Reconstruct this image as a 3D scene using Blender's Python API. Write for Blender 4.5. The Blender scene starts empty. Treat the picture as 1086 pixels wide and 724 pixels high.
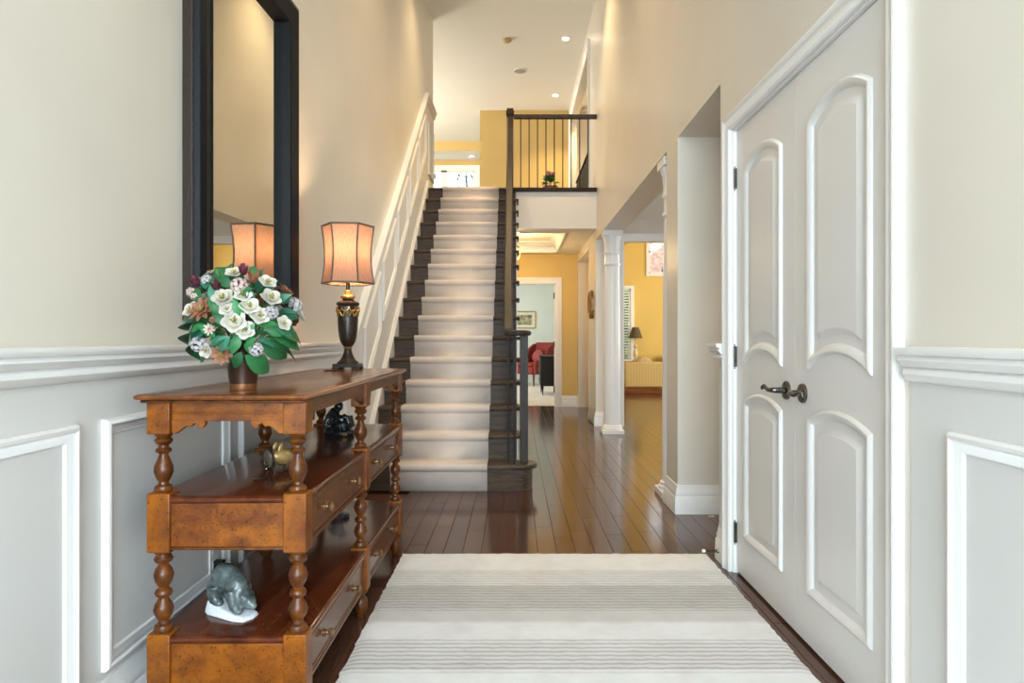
import bpy, bmesh, math, random
from mathutils import Vector, Matrix, Euler

# ------------------------------------------------------------------ camera, world, lights
S = bpy.context.scene
COL = S.collection
PI = math.pi
R = math.radians

cam_d = bpy.data.cameras.new('camera')
cam_d.sensor_width = 36.0
cam_d.lens = 720.0 / 1086.0 * 36.0
cam_d.shift_x = -3.0 / 1086.0
cam_d.shift_y = -2.0 / 1086.0
cam_d.clip_start = 0.05
cam = bpy.data.objects.new('camera', cam_d)
cam.location = (0, 0, 1.1)
cam.rotation_euler = (PI / 2, 0, 0)
COL.objects.link(cam)
S.camera = cam

S.view_settings.view_transform = 'Standard'
S.view_settings.look = 'None'
S.view_settings.gamma = 1.0
S.view_settings.use_curve_mapping = False
S.view_settings.exposure = 1.75

w = bpy.data.worlds.new('world')
S.world = w
w.use_nodes = True
bg = w.node_tree.nodes['Background']
bg.inputs[0].default_value = (0.86, 0.94, 1.0, 1)
bg.inputs[1].default_value = 1.1


def area(name, loc, rot, sx, sy, power, col, spread=PI):
    l = bpy.data.lights.new(name, 'AREA')
    l.shape = 'RECTANGLE'
    l.size, l.size_y = sx, sy
    l.energy = power
    l.color = col
    l.spread = spread
    o = bpy.data.objects.new(name, l)
    o.location = loc
    o.rotation_euler = rot
    COL.objects.link(o)
    return o


def spot(name, loc, power, col, angle=110, blend=0.6, rad=0.05, rot=(0, 0, 0)):
    l = bpy.data.lights.new(name, 'SPOT')
    l.energy = power
    l.color = col
    l.spot_size = R(angle)
    l.spot_blend = blend
    l.shadow_soft_size = rad
    o = bpy.data.objects.new(name, l)
    o.location = loc
    o.rotation_euler = rot
    COL.objects.link(o)
    return o


def point(name, loc, power, col, rad=0.04):
    l = bpy.data.lights.new(name, 'POINT')
    l.energy = power
    l.color = col
    l.shadow_soft_size = rad
    o = bpy.data.objects.new(name, l)
    o.location = loc
    COL.objects.link(o)
    return o


WARM = (1.0, 0.73, 0.39)
DAY = (0.73, 0.87, 1.0)
# added daylight through an invented glazed entrance behind the camera
area('added_entrance_light', (0.0, -1.98, 1.9), (R(90), 0, 0), 1.9, 3.4, 92, DAY)
# daylight through windows of the side rooms; the dining one is an added source
area('living_daylight', (6.3, 11.9, 2.0), (0, R(90), 0), 2.4, 3.6, 62, (1.0, 0.90, 0.72))
area('added_dining_light', (5.4, 6.6, 1.5), (0, R(90), 0), 1.6, 2.2, 12, (0.95, 0.95, 0.95))
area('bedroom_daylight', (-2.85, 14.3, 1.5), (0, R(-90), 0), 1.6, 2.4, 36, (0.88, 0.94, 1.0))
area('upper_daylight', (-4.25, 12.4, 4.2), (0, R(-90), 0), 1.6, 3.0, 80, (1.0, 0.92, 0.74))

# ------------------------------------------------------------------ mesh helpers


class MB:
    def __init__(self):
        self.v, self.f = [], []
        self.M = None

    def add(self, vs, fs):
        o = len(self.v)
        if self.M is not None:
            vs = [tuple(self.M @ Vector(p)) for p in vs]
        self.v += [tuple(p) for p in vs]
        self.f += [tuple(i + o for i in f) for f in fs]
        return self

    def box(self, x0, x1, y0, y1, z0, z1):
        vs = [(x0, y0, z0), (x1, y0, z0), (x1, y1, z0), (x0, y1, z0),
              (x0, y0, z1), (x1, y0, z1), (x1, y1, z1), (x0, y1, z1)]
        fs = [(0, 3, 2, 1), (4, 5, 6, 7), (0, 1, 5, 4), (1, 2, 6, 5), (2, 3, 7, 6), (3, 0, 4, 7)]
        return self.add(vs, fs)

    def prism(self, poly, fn, a, b):
        """poly: 2-D outline; fn(u, v, t) -> xyz ; extruded from t=a to t=b"""
        n = len(poly)
        vs = [fn(u, v, a) for u, v in poly] + [fn(u, v, b) for u, v in poly]
        fs = [tuple(range(n))[::-1], tuple(range(n, 2 * n))]
        for i in range(n):
            j = (i + 1) % n
            fs.append((i, j, n + j, n + i))
        return self.add(vs, fs)

    def lathe(self, prof, n=20, c=(0, 0, 0), sx=1, sy=1, rot0=0.0):
        vs, fs = [], []
        for r, z in prof:
            for k in range(n):
                a = 2 * PI * k / n + rot0
                vs.append((c[0] + r * sx * math.cos(a), c[1] + r * sy * math.sin(a), c[2] + z))
        m = len(prof)
        for i in range(m - 1):
            for k in range(n):
                k2 = (k + 1) % n
                fs.append((i * n + k, i * n + k2, (i + 1) * n + k2, (i + 1) * n + k))
        fs.append(tuple(range(n))[::-1])
        fs.append(tuple((m - 1) * n + k for k in range(n)))
        return self.add(vs, fs)

    def ball(self, c, r, seg=14, rings=9, rot=None):
        if not hasattr(r, '__len__'):
            r = (r, r, r)
        M = rot.to_matrix() if rot is not None else None
        vs, fs = [], []
        for i in range(1, rings):
            t = PI * i / rings
            for k in range(seg):
                a = 2 * PI * k / seg
                p = Vector((r[0] * math.sin(t) * math.cos(a), r[1] * math.sin(t) * math.sin(a), r[2] * math.cos(t)))
                if M:
                    p = M @ p
                vs.append((c[0] + p.x, c[1] + p.y, c[2] + p.z))
        top = Vector((0, 0, r[2]))
        bot = Vector((0, 0, -r[2]))
        if M:
            top, bot = M @ top, M @ bot
        vs.append((c[0] + top.x, c[1] + top.y, c[2] + top.z))
        vs.append((c[0] + bot.x, c[1] + bot.y, c[2] + bot.z))
        T, B = len(vs) - 2, len(vs) - 1
        for i in range(rings - 2):
            for k in range(seg):
                k2 = (k + 1) % seg
                fs.append((i * seg + k, (i + 1) * seg + k, (i + 1) * seg + k2, i * seg + k2))
        for k in range(seg):
            k2 = (k + 1) % seg
            fs.append((T, k, k2))
            fs.append((B, (rings - 2) * seg + k2, (rings - 2) * seg + k))
        return self.add(vs, fs)

    def tube(self, pts, rad, n=8, closed=False):
        pts = [Vector(p) for p in pts]
        m = len(pts)
        rr = rad if hasattr(rad, '__len__') else [rad] * m
        vs, fs = [], []
        prev = None
        for i, p in enumerate(pts):
            if closed:
                d = (pts[(i + 1) % m] - pts[i - 1]).normalized()
            else:
                d = (pts[min(i + 1, m - 1)] - pts[max(i - 1, 0)]).normalized()
            if prev is None:
                up = Vector((0, 0, 1)) if abs(d.z) < 0.9 else Vector((1, 0, 0))
                a = d.cross(up).normalized()
            else:
                a = (prev - d * prev.dot(d))
                a = a.normalized() if a.length > 1e-6 else d.orthogonal().normalized()
            prev = a
            b = d.cross(a)
            for k in range(n):
                t = 2 * PI * k / n
                q = p + (a * math.cos(t) + b * math.sin(t)) * rr[i]
                vs.append(tuple(q))
        last = m if closed else m - 1
        for i in range(last):
            j = (i + 1) % m
            for k in range(n):
                k2 = (k + 1) % n
                fs.append((i * n + k, i * n + k2, j * n + k2, j * n + k))
        if not closed:
            fs.append(tuple(range(n))[::-1])
            fs.append(tuple((m - 1) * n + k for k in range(n)))
        return self.add(vs, fs)

    def sweep(self, path, prof, fn, closed=True, fill=False):
        """mitred moulding: path 2-D (u,v), prof [(inset d, height h)], fn(u,v,h)->xyz.
        Positive d lies to the left of the path direction."""
        n = len(path)
        P = [Vector((p[0], p[1])) for p in path]
        rows = []
        for i in range(n):
            if closed or 0 < i < n - 1:
                d1 = (P[i] - P[i - 1]).normalized()
                d2 = (P[(i + 1) % n] - P[i]).normalized()
            elif i == 0:
                d1 = d2 = (P[1] - P[0]).normalized()
            else:
                d1 = d2 = (P[-1] - P[-2]).normalized()
            n1 = Vector((-d1.y, d1.x))
            n2 = Vector((-d2.y, d2.x))
            mm = (n1 + n2)
            mm = mm / max(mm.dot(n1), 0.25)
            rows.append([(P[i] + mm * d, h) for d, h in prof])
        k = len(prof)
        vs = [fn(q.x, q.y, h) for row in rows for q, h in row]
        fs = []
        last = n if closed else n - 1
        for i in range(last):
            j = (i + 1) % n
            for a in range(k - 1):
                fs.append((i * k + a, j * k + a, j * k + a + 1, i * k + a + 1))
        if not closed:
            fs.append(tuple(range(k)))
            fs.append(tuple((n - 1) * k + a for a in range(k))[::-1])
        if fill:
            fs.append(tuple(i * k + k - 1 for i in range(n)))
        return self.add(vs, fs)

    def mesh(self, name, smooth=True, angle=35, recalc=True):
        me = bpy.data.meshes.new(name)
        me.from_pydata(self.v, [], self.f)
        if recalc:
            bm = bmesh.new()
            bm.from_mesh(me)
            bmesh.ops.recalc_face_normals(bm, faces=bm.faces)
            bm.to_mesh(me)
            bm.free()
        if smooth:
            me.polygons.foreach_set('use_smooth', [True] * len(me.polygons))
            me.set_sharp_from_angle(angle=R(angle))
        me.update()
        return me

    def build(self, name, mat, parent=None, bevel=0, loc=None, rot=None, angle=35, seg=2, smooth=True):
        me = self.mesh(name, smooth, angle)
        return link(name, me, mat, parent, bevel, loc, rot, seg)


def link(name, me, mat, parent=None, bevel=0, loc=None, rot=None, seg=2):
    if mat is not None and not me.materials:
        me.materials.append(mat)
    o = bpy.data.objects.new(name, me)
    COL.objects.link(o)
    if parent is not None:
        o.parent = parent
    if loc is not None:
        o.location = loc
    if rot is not None:
        o.rotation_euler = rot
    if bevel:
        b = o.modifiers.new('bevel', 'BEVEL')
        b.width = bevel
        b.segments = seg
        b.limit_method = 'ANGLE'
        b.angle_limit = R(40)
    return o


def tag(o, label, cat, group=None, kind=None):
    o['label'] = label
    o['category'] = cat
    if group:
        o['group'] = group
    if kind:
        o['kind'] = kind
    return o


def thing(name, label, cat, loc=(0, 0, 0), rotz=0.0, group=None, kind=None):
    o = bpy.data.objects.new(name, None)
    o.empty_display_size = 0.05
    COL.objects.link(o)
    o.location = loc
    o.rotation_euler = (0, 0, rotz)
    return tag(o, label, cat, group, kind)


def struct(name, mb, mat, label, cat, bevel=0):
    o = mb.build(name, mat, None, bevel)
    return tag(o, label, cat, kind='structure')


def box(*a):
    return MB().box(*a)


# ------------------------------------------------------------------ materials
def new_mat(name):
    m = bpy.data.materials.new(name)
    m.use_nodes = True
    nt = m.node_tree
    b = nt.nodes['Principled BSDF']
    return m, nt, b


def N(nt, t, **kw):
    n = nt.nodes.new(t)
    for k, v in kw.items():
        setattr(n, k, v)
    return n


def noise(nt, scale, detail=3, rough=0.5, mapscale=(1, 1, 1), coord='Object'):
    tc = N(nt, 'ShaderNodeTexCoord')
    mp = N(nt, 'ShaderNodeMapping')
    mp.inputs['Scale'].default_value = mapscale
    nz = N(nt, 'ShaderNodeTexNoise')
    nz.inputs['Scale'].default_value = scale
    nz.inputs['Detail'].default_value = detail
    nz.inputs['Roughness'].default_value = rough
    nt.links.new(tc.outputs[coord], mp.inputs[0])
    nt.links.new(mp.outputs[0], nz.inputs['Vector'])
    return nz


def ramp(nt, src, stops):
    r = N(nt, 'ShaderNodeValToRGB')
    e = r.color_ramp.elements
    while len(e) < len(stops):
        e.new(0.5)
    for i, (p, c) in enumerate(stops):
        e[i].position = p
        e[i].color = (*c, 1) if len(c) == 3 else c
    nt.links.new(src, r.inputs[0])
    return r


def bump(nt, b, src, strength, dist=0.002):
    bp = N(nt, 'ShaderNodeBump')
    bp.inputs['Strength'].default_value = strength
    bp.inputs['Distance'].default_value = dist
    nt.links.new(src, bp.inputs['Height'])
    nt.links.new(bp.outputs[0], b.inputs['Normal'])


def paint(name, col, rough=0.5, var=0.03, spec=0.4):
    m, nt, b = new_mat(name)
    nz = noise(nt, 1.7, 2)
    lo = tuple(c * (1 - var) for c in col)
    hi = tuple(min(1, c * (1 + var)) for c in col)
    r = ramp(nt, nz.outputs['Fac'], [(0.3, lo), (0.7, hi)])
    nt.links.new(r.outputs[0], b.inputs['Base Color'])
    b.inputs['Roughness'].default_value = rough
    b.inputs['Specular IOR Level'].default_value = spec
    n2 = noise(nt, 220, 2)
    bump(nt, b, n2.outputs['Fac'], 0.08, 0.001)
    return m


def plain(name, col, rough=0.5, metal=0.0, spec=0.5, var=0.12, scale=30, bmp=0.0, sheen=0.0):
    m, nt, b = new_mat(name)
    nz = noise(nt, scale, 3)
    lo = tuple(c * (1 - var) for c in col)
    hi = tuple(min(1, c * (1 + var)) for c in col)
    r = ramp(nt, nz.outputs['Fac'], [(0.3, lo), (0.7, hi)])
    nt.links.new(r.outputs[0], b.inputs['Base Color'])
    b.inputs['Roughness'].default_value = rough
    b.inputs['Metallic'].default_value = metal
    b.inputs['Specular IOR Level'].default_value = spec
    if sheen:
        b.inputs['Sheen Weight'].default_value = sheen
    if bmp:
        bump(nt, b, nz.outputs['Fac'], bmp, 0.003)
    return m


def wood(name, dark, light, rough=0.3, grain=(18, 1.2, 18), scale=2.2, speck=0.0, bmp=0.05, coat=0.0, pos=(0.35, 0.68), spec=0.32):
    m, nt, b = new_mat(name)
    nz = noise(nt, scale, 5, 0.6, grain)
    nz.inputs['Distortion'].default_value = 0.6
    r = ramp(nt, nz.outputs['Fac'], [(pos[0], dark), (pos[1], light)])
    out = r.outputs[0]
    if speck:
        n3 = noise(nt, 140, 2, 0.5)
        r3 = ramp(nt, n3.outputs['Fac'], [(0.60, (1, 1, 1)), (0.68, (0.25, 0.2, 0.18))])
        mx = N(nt, 'ShaderNodeMixRGB', blend_type='MULTIPLY')
        mx.inputs[0].default_value = speck
        nt.links.new(out, mx.inputs[1])
        nt.links.new(r3.outputs[0], mx.inputs[2])
        out = mx.outputs[0]
        n4 = noise(nt, 9, 3, 0.6)
        r4 = ramp(nt, n4.outputs['Fac'], [(0.35, (0.55, 0.5, 0.45)), (0.6, (1, 1, 1))])
        m4 = N(nt, 'ShaderNodeMixRGB', blend_type='MULTIPLY')
        m4.inputs[0].default_value = 0.7
        nt.links.new(out, m4.inputs[1])
        nt.links.new(r4.outputs[0], m4.inputs[2])
        out = m4.outputs[0]
    nt.links.new(out, b.inputs['Base Color'])
    b.inputs['Roughness'].default_value = rough
    b.inputs['Coat Weight'].default_value = coat
    b.inputs['Specular IOR Level'].default_value = spec
    b.inputs['Coat Roughness'].default_value = 0.12
    bump(nt, b, nz.outputs['Fac'], bmp, 0.002)
    return m


def emit(name, col, strength):
    m, nt, b = new_mat(name)
    b.inputs['Base Color'].default_value = (*col, 1)
    b.inputs['Emission Color'].default_value = (*col, 1)
    b.inputs['Emission Strength'].default_value = strength
    return m


def pane_mat(name):
    m, nt, b = new_mat(name)
    nt.nodes.remove(b)
    out = nt.nodes['Material Output']
    t = N(nt, 'ShaderNodeBsdfTransparent')
    t.inputs[0].default_value = (0.96, 0.98, 0.98, 1)
    g = N(nt, 'ShaderNodeBsdfGlossy')
    g.inputs['Roughness'].default_value = 0.02
    mx = N(nt, 'ShaderNodeMixShader')
    mx.inputs[0].default_value = 0.05
    nt.links.new(t.outputs[0], mx.inputs[1])
    nt.links.new(g.outputs[0], mx.inputs[2])
    nt.links.new(mx.outputs[0], out.inputs[0])
    return m


M = {}
M['wall'] = paint('cream_wall_paint', (0.67, 0.615, 0.53), 0.36)
M['wall_yellow'] = paint('yellow_wall_paint', (0.62, 0.43, 0.16), 0.45)
M['wall_gold'] = paint('gold_wall_paint', (0.66, 0.46, 0.13), 0.45)
M['wall_green'] = paint('pale_green_wall_paint', (0.62, 0.64, 0.55), 0.5)
M['wains'] = paint('wainscot_paint', (0.66, 0.645, 0.62), 0.33, 0.015)
M['trim'] = paint('white_trim_paint', (0.80, 0.785, 0.76), 0.28, 0.01)
M['door'] = paint('white_door_paint', (0.70, 0.675, 0.645), 0.30, 0.01)
M['ceil'] = paint('white_ceiling_paint', (0.84, 0.82, 0.75), 0.7, 0.01)
M['fascia'] = paint('fascia_paint', (0.72, 0.66, 0.60), 0.5, 0.01)
M['stair'] = wood('dark_stained_oak', (0.036, 0.022, 0.014), (0.120, 0.078, 0.050), 0.42, (2, 14, 30), 2.5, spec=0.2)
M['rail'] = wood('dark_rail_oak', (0.016, 0.009, 0.005), (0.036, 0.021, 0.012), 0.45, (14, 14, 2), 3, spec=0.2)
M['rail_grey'] = wood('grey_brown_oak', (0.028, 0.020, 0.014), (0.056, 0.041, 0.030), 0.42, (14, 14, 2), 3, spec=0.2)
M['iron'] = plain('black_iron', (0.010, 0.010, 0.010), 0.5, 0.0, 0.2)
M['console'] = wood('console_cherry', (0.060, 0.014, 0.002), (0.190, 0.055, 0.006), 0.30, (9, 1.3, 9), 3.0, 0.5, 0.04, 0.12)
M['console_end'] = wood('console_burl', (0.14, 0.031, 0.0015), (0.34, 0.100, 0.004), 0.36, (3, 3, 4), 3.2, 0.8, 0.04, 0.05)
M['console_top'] = wood('console_top_cherry', (0.13, 0.036, 0.008), (0.27, 0.088, 0.020), 0.20, (9, 1.0, 9), 2.6, 0.25, 0.02, 0.3)
M['shelf'] = wood('console_shelf_cherry', (0.075, 0.016, 0.006), (0.150, 0.036, 0.012), 0.20, (8, 1.0, 8), 2.5, 0.2, 0.02, 0.4)
M['drawer'] = wood('console_drawer_cherry', (0.085, 0.025, 0.008), (0.17, 0.055, 0.017), 0.24, (9, 1.0, 9), 2.6, 0.3, 0.03, 0.2)
M['black_frame'] = plain('black_lacquer', (0.008, 0.008, 0.009), 0.48, 0, 0.14)
M['bronze_edge'] = plain('bronze_edge', (0.024, 0.012, 0.007), 0.4, 0.2, 0.5, 0.6, 160, 0.5)
M['hardware'] = plain('antique_nickel', (0.13, 0.12, 0.11), 0.25, 1.0)
M['hinge'] = plain('aged_hinge_metal', (0.16, 0.15, 0.14), 0.3, 1.0)
M['glass'] = pane_mat('window_glass')

m, nt, b = new_mat('mirror_glass')
b.inputs['Base Color'].default_value = (0.72, 0.72, 0.66, 1)
b.inputs['Metallic'].default_value = 1
b.inputs['Roughness'].default_value = 0.005
M['mirror'] = m


def floor_mat():
    m, nt, b = new_mat('dark_hardwood')
    oi = N(nt, 'ShaderNodeObjectInfo')
    ge = N(nt, 'ShaderNodeNewGeometry')
    ad = N(nt, 'ShaderNodeMath', operation='ADD')
    fr = N(nt, 'ShaderNodeMath', operation='FRACT')
    nt.links.new(oi.outputs['Random'], ad.inputs[0])
    nt.links.new(ge.outputs['Random Per Island'], ad.inputs[1])
    nt.links.new(ad.outputs[0], fr.inputs[0])
    r = ramp(nt, fr.outputs[0], [(0.0, (0.055, 0.022, 0.013)), (0.5, (0.082, 0.035, 0.021)), (1.0, (0.112, 0.052, 0.032))])
    nz = noise(nt, 2.5, 5, 0.6, (26, 1.6, 10))
    r2 = ramp(nt, nz.outputs['Fac'], [(0.3, (0.72, 0.70, 0.70)), (0.7, (1.1, 1.08, 1.05))])
    mx = N(nt, 'ShaderNodeMixRGB', blend_type='MULTIPLY')
    mx.inputs[0].default_value = 1
    nt.links.new(r.outputs[0], mx.inputs[1])
    nt.links.new(r2.outputs[0], mx.inputs[2])
    nt.links.new(mx.outputs[0], b.inputs['Base Color'])
    n3 = noise(nt, 6, 3)
    mr = N(nt, 'ShaderNodeMapRange')
    mr.inputs['To Min'].default_value = 0.09
    mr.inputs['To Max'].default_value = 0.19
    nt.links.new(n3.outputs['Fac'], mr.inputs['Value'])
    nt.links.new(mr.outputs[0], b.inputs['Roughness'])
    b.inputs['Specular IOR Level'].default_value = 0.6
    bump(nt, b, nz.outputs['Fac'], 0.05, 0.001)
    return m


M['floor'] = floor_mat()


def carpet(name, lo, hi, scale=260, st=0.5, rough=0.95):
    m, nt, b = new_mat(name)
    nz = noise(nt, scale, 2, 0.6)
    n2 = noise(nt, 3, 2, 0.5)
    ad = N(nt, 'ShaderNodeMath', operation='ADD')
    nt.links.new(nz.outputs['Fac'], ad.inputs[0])
    nt.links.new(n2.outputs['Fac'], ad.inputs[1])
    ml = N(nt, 'ShaderNodeMath', operation='MULTIPLY')
    ml.inputs[1].default_value = 0.5
    nt.links.new(ad.outputs[0], ml.inputs[0])
    r = ramp(nt, ml.outputs[0], [(0.35, lo), (0.62, hi)])
    nt.links.new(r.outputs[0], b.inputs['Base Color'])
    b.inputs['Roughness'].default_value = rough
    b.inputs['Specular IOR Level'].default_value = 0.1
    b.inputs['Sheen Weight'].default_value = 0.15
    bump(nt, b, nz.outputs['Fac'], st, 0.004)
    return m


M['runner'] = carpet('stair_carpet', (0.60, 0.505, 0.435), (0.76, 0.655, 0.575))
M['bed_carpet'] = carpet('beige_carpet', (0.55, 0.46, 0.34), (0.68, 0.60, 0.48))

# ------------------------------------------------------------------ room constants
XL, XR = -1.12, 1.03         # hall wall faces
ZC = 5.47                    # two-storey ceiling
T, RS, Y0 = 0.24, 0.188, 4.94  # stair run, rise, first riser
ZU = 16 * RS                 # upper floor level
YLAND = Y0 + 15 * T


def fL(u, v, h):             # a point on the left wall: u = depth, v = height, h = out of the wall
    return (XL + h, u, v)


def fR(u, v, h):
    return (XR - h, u, v)


# ------------------------------------------------------------------ floor
fl = struct('floor', box(-1.4, 6.2, -1.9, 15.2, -0.12, -0.012), M['floor'], 'dark brown hardwood plank floor running down the hall', 'floor')
PW = 0.098


def plank_mb(l, mb=None, x=0.0, y=0.0):
    mb = mb or MB()
    w_, g, bz = PW / 2 - 0.0006, 0.0016, 0.0015
    x0, x1, y0, y1 = x - w_, x + w_, y + 0.0006, y + l - 0.0006
    vs = [(x0, y0, -0.012), (x1, y0, -0.012), (x1, y1, -0.012), (x0, y1, -0.012),
          (x0, y0, -bz), (x1, y0, -bz), (x1, y1, -bz), (x0, y1, -bz),
          (x0 + g, y0 + g, 0), (x1 - g, y0 + g, 0), (x1 - g, y1 - g, 0), (x0 + g, y1 - g, 0)]
    fs = [(0, 1, 5, 4), (1, 2, 6, 5), (2, 3, 7, 6), (3, 0, 4, 7), (4, 5, 9, 8), (5, 6, 10, 9), (6, 7, 11, 10), (7, 4, 8, 11), (8, 9, 10, 11)]
    return mb.add(vs, fs)


rnd = random.Random(4)
LEN = [0.72, 0.96, 1.2, 1.44]
pm = [plank_mb(l).mesh('floor_plank', smooth=False, recalc=False) for l in LEN]
for q in pm:
    q.materials.append(M['floor'])
stuff = MB()
nrow = int(7.5 / PW)
count = 0
for i in range(nrow):
    x = -1.35 + PW * (i + 0.5)
    y = -1.85 - rnd.random() * 0.9
    while y < 15.0:
        k = rnd.randrange(4)
        l = LEN[k]
        yc = y + l / 2
        vis = (-0.7 < x < 1.06 and 1.4 < yc < 9.5) or (1.06 <= x < 2.4 and 3.3 < yc < 9.3 and x > yc * 0.12)
        if vis and count < 290:
            link('floor_plank', pm[k], None, fl, loc=(x, y, 0))
            count += 1
        elif not (x < -0.75 and yc > 4.9):
            plank_mb(l, stuff, x, y)
        y += l
so = stuff.build('far_floor_planks', M['floor'], fl, smooth=False)
so['kind'] = 'stuff'

# ------------------------------------------------------------------ walls
wl = struct('wall_left', box(XL - 0.14, XL, -1.9, 9.3, -0.01, ZC), M['wall'], 'tall cream left wall behind the console table and stairs', 'wall')
mb = MB()
xr2 = XR + 0.12
for (ya, yb, za, zb) in [(-1.9, 1.86, -0.01, ZC), (1.86, 3.22, 2.09, ZC), (3.22, 3.4, -0.01, ZC), (3.4, 4.295, 2.38, ZC), (4.295, 4.6, -0.01, ZC),
                         (4.6, 8.64, 2.375, ZC), (8.64, 9.4, -0.01, ZC), (9.4, 11.05, 2.37, ZU), (11.05, 13.1, -0.01, ZU),
                         (9.4, 9.44, ZU, ZC), (9.44, 12.6, 5.14, ZC), (12.6, 13.1, ZU, ZC)]:
    mb.box(XR, xr2, ya, yb, za, zb)
mb.box(xr2, 1.27, 4.6, 8.64, 2.375, 2.75)            # beam over the columns
wr = struct('wall_right', mb, M['wall'], 'tall cream right wall with closet and openings to side rooms', 'wall')

struct('wall_passage_far', MB().box(xr2, 5.2, 4.295, 4.6, -0.01, 2.75), M['wall'], 'cream wall face seen inside the first opening right', 'wall')
struct('wall_passage_near', MB().box(xr2, 2.9, 3.3, 3.4, -0.01, 2.6).box(2.8, 2.9, 3.4, 4.295, -0.01, 2.6), M['wall'], 'cream side of the passage just past the closet', 'wall')
struct('ceiling_passage', box(xr2, 2.9, 3.4, 4.295, 2.38, 2.5), M['wall'], 'cream ceiling inside the passage next to the closet', 'ceiling')
struct('wall_closet_back', MB().box(xr2, 1.8, 1.74, 1.86, -0.01, 2.4).box(1.7, 1.8, 1.86, 3.3, -0.01, 2.4), M['wall'], 'closet inside behind the double doors', 'wall')

# dining room beyond the columns
mb = MB()
mb.box(xr2, 1.39, 8.64, 8.78, -0.01, 2.75).box(1.39, 3.0, 8.64, 8.78, 2.35, 2.75).box(3.0, 5.3, 8.64, 8.78, -0.01, 2.75)
struct('wall_dining_far', mb, M['wall'], 'grey beige dining room wall behind the white column', 'wall')
mb = MB().box(5.2, 5.32, 4.4, 5.5, -0.01, 2.75).box(5.2, 5.32, 7.7, 8.7, -0.01, 2.75).box(5.2, 5.32, 5.5, 7.7, -0.01, 0.7).box(5.2, 5.32, 5.5, 7.7, 2.3, 2.75)  # unseen window opening, added to let light into the dining room
struct('wall_dining_right', mb, M['wall_yellow'], 'yellow dining room wall with an unseen opening added for light', 'wall')
struct('ceiling_dining', box(xr2, 5.3, 4.4, 8.78, 2.62, 2.74), M['ceil'], 'flat ceiling of the dining room past the columns', 'ceiling')

# lower hall under the landing
mb = MB().box(-0.7, -0.13, 11.15, 11.27, -0.01, 2.6).box(0.67, XR, 11.15, 11.27, -0.01, 2.6).box(-0.13, 0.67, 11.15, 11.27, 2.02, 2.6)
struct('wall_hall_end', mb, M['wall_gold'], 'warm yellow wall with white doorway at the hall end', 'wall')
struct('wall_hall_left', box(-0.72, -0.6, 8.5, 11.2, -0.01, 2.6), M['wall_gold'], 'warm yellow wall of the back hall behind the stairs', 'wall')
struct('wall_niche', MB().box(xr2, 1.30, 11.05, 11.2, -0.01, 2.6).box(1.25, 1.30, 9.4, 11.05, -0.01, 2.6).box(xr2, 1.30, 9.3, 9.4, -0.01, 2.6).box(xr2, 1.25, 9.4, 11.05, 2.37, 2.6),
       paint('niche_paint', (0.72, 0.60, 0.42), 0.45), 'cream side of the cased opening by the octagonal wall clock', 'wall')

# floor slab of the upper storey, pierced by the tray ceiling
zb = 2.5
mb = MB()
mb.box(-1.12, XR, YLAND + 0.015, 8.84, zb, ZU - 0.03)
mb.box(-1.12, XR, 10.84, 13.0, zb, ZU - 0.03)
mb.box(0.69, XR, 8.84, 10.84, zb, ZU - 0.03)
mb.box(-1.12, -0.5, 8.84, 10.84, zb, ZU - 0.03)
mb.box(-0.5, 0.69, 8.84, 10.84, 2.66, ZU - 0.03)
ch = struct('ceiling_hall', mb, M['ceil'], 'low ceiling with a recessed tray under the landing', 'ceiling')


def fCeil(u, v, h):
    return (u, v, zb + h)


tray = [(-0.5, 8.84), (0.69, 8.84), (0.69, 10.84), (-0.5, 10.84)]
MB().sweep(tray, [(0.0, 0.0), (0.012, -0.012), (0.03, -0.012), (0.03, 0.02), (0.045, 0.05), (0.05, 0.08), (0.09, 0.12), (0.13, 0.135), (0.13, 0.16), (0.0, 0.16)], fCeil).build('crown_moulding', M['trim'], ch)
de = MB()
for k in range(26):
    x = -0.40 + k * 0.04
    de.box(x, x + 0.022, 10.74, 10.775, zb + 0.058, zb + 0.085)
de.build('dentil_row', M['trim'], ch)
struct('wall_landing', box(0.0, XR, YLAND - 0.0, YLAND + 0.014, 2.495, ZU - 0.03), M['fascia'], 'off white fascia panel below the landing railing', 'fascia')

up = struct('floor_upper', MB().box(-4.2, 1.7, YLAND + 0.02, 16.0, ZU - 0.03, ZU - 0.002), M['stair'], 'dark wood floor of the upper landing', 'floor')
struct('trim_landing', box(-0.02, XR, YLAND - 0.03, YLAND + 0.06, ZU - 0.052, ZU), M['rail'], 'dark wood nosing along the landing edge under the balusters', 'trim', 0.006)
struct('ceiling', box(-4.3, 1.8, -1.9, 15.0, ZC, ZC + 0.1), M['ceil'], 'high white ceiling over stairs and landing', 'ceiling')
struct('wall_upper_end', box(-0.665, XR, 12.95, 13.1, ZU, ZC), M['wall_yellow'], 'yellow wall facing the top of the stairs', 'wall')
struct('ceiling_upper_room', MB().box(-4.2, -0.55, 15.0, 15.9, 5.27, 5.6), M['ceil'], 'lower cream ceiling with bulkhead in far upstairs room', 'ceiling')
struct('wall_bulkhead', box(-4.2, -0.55, 14.985, 15.0, 5.27, ZC), M['wall_yellow'], 'olive yellow bulkhead strip above the far upstairs window', 'wall')
mb = MB().box(-4.2, -2.4, 15.8, 15.95, ZU, 5.4).box(-0.94, 1.2, 15.8, 15.95, ZU, 5.4).box(-2.4, -0.94, 15.8, 15.95, ZU, 3.9).box(-2.4, -0.94, 15.8, 15.95, 5.03, 5.4)
struct('wall_upper_far', mb, M['wall_yellow'], 'far upstairs wall around the bright window', 'wall')
mb = MB().box(-4.15, -1.26, 9.2, 9.3, ZU, ZC)
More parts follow.
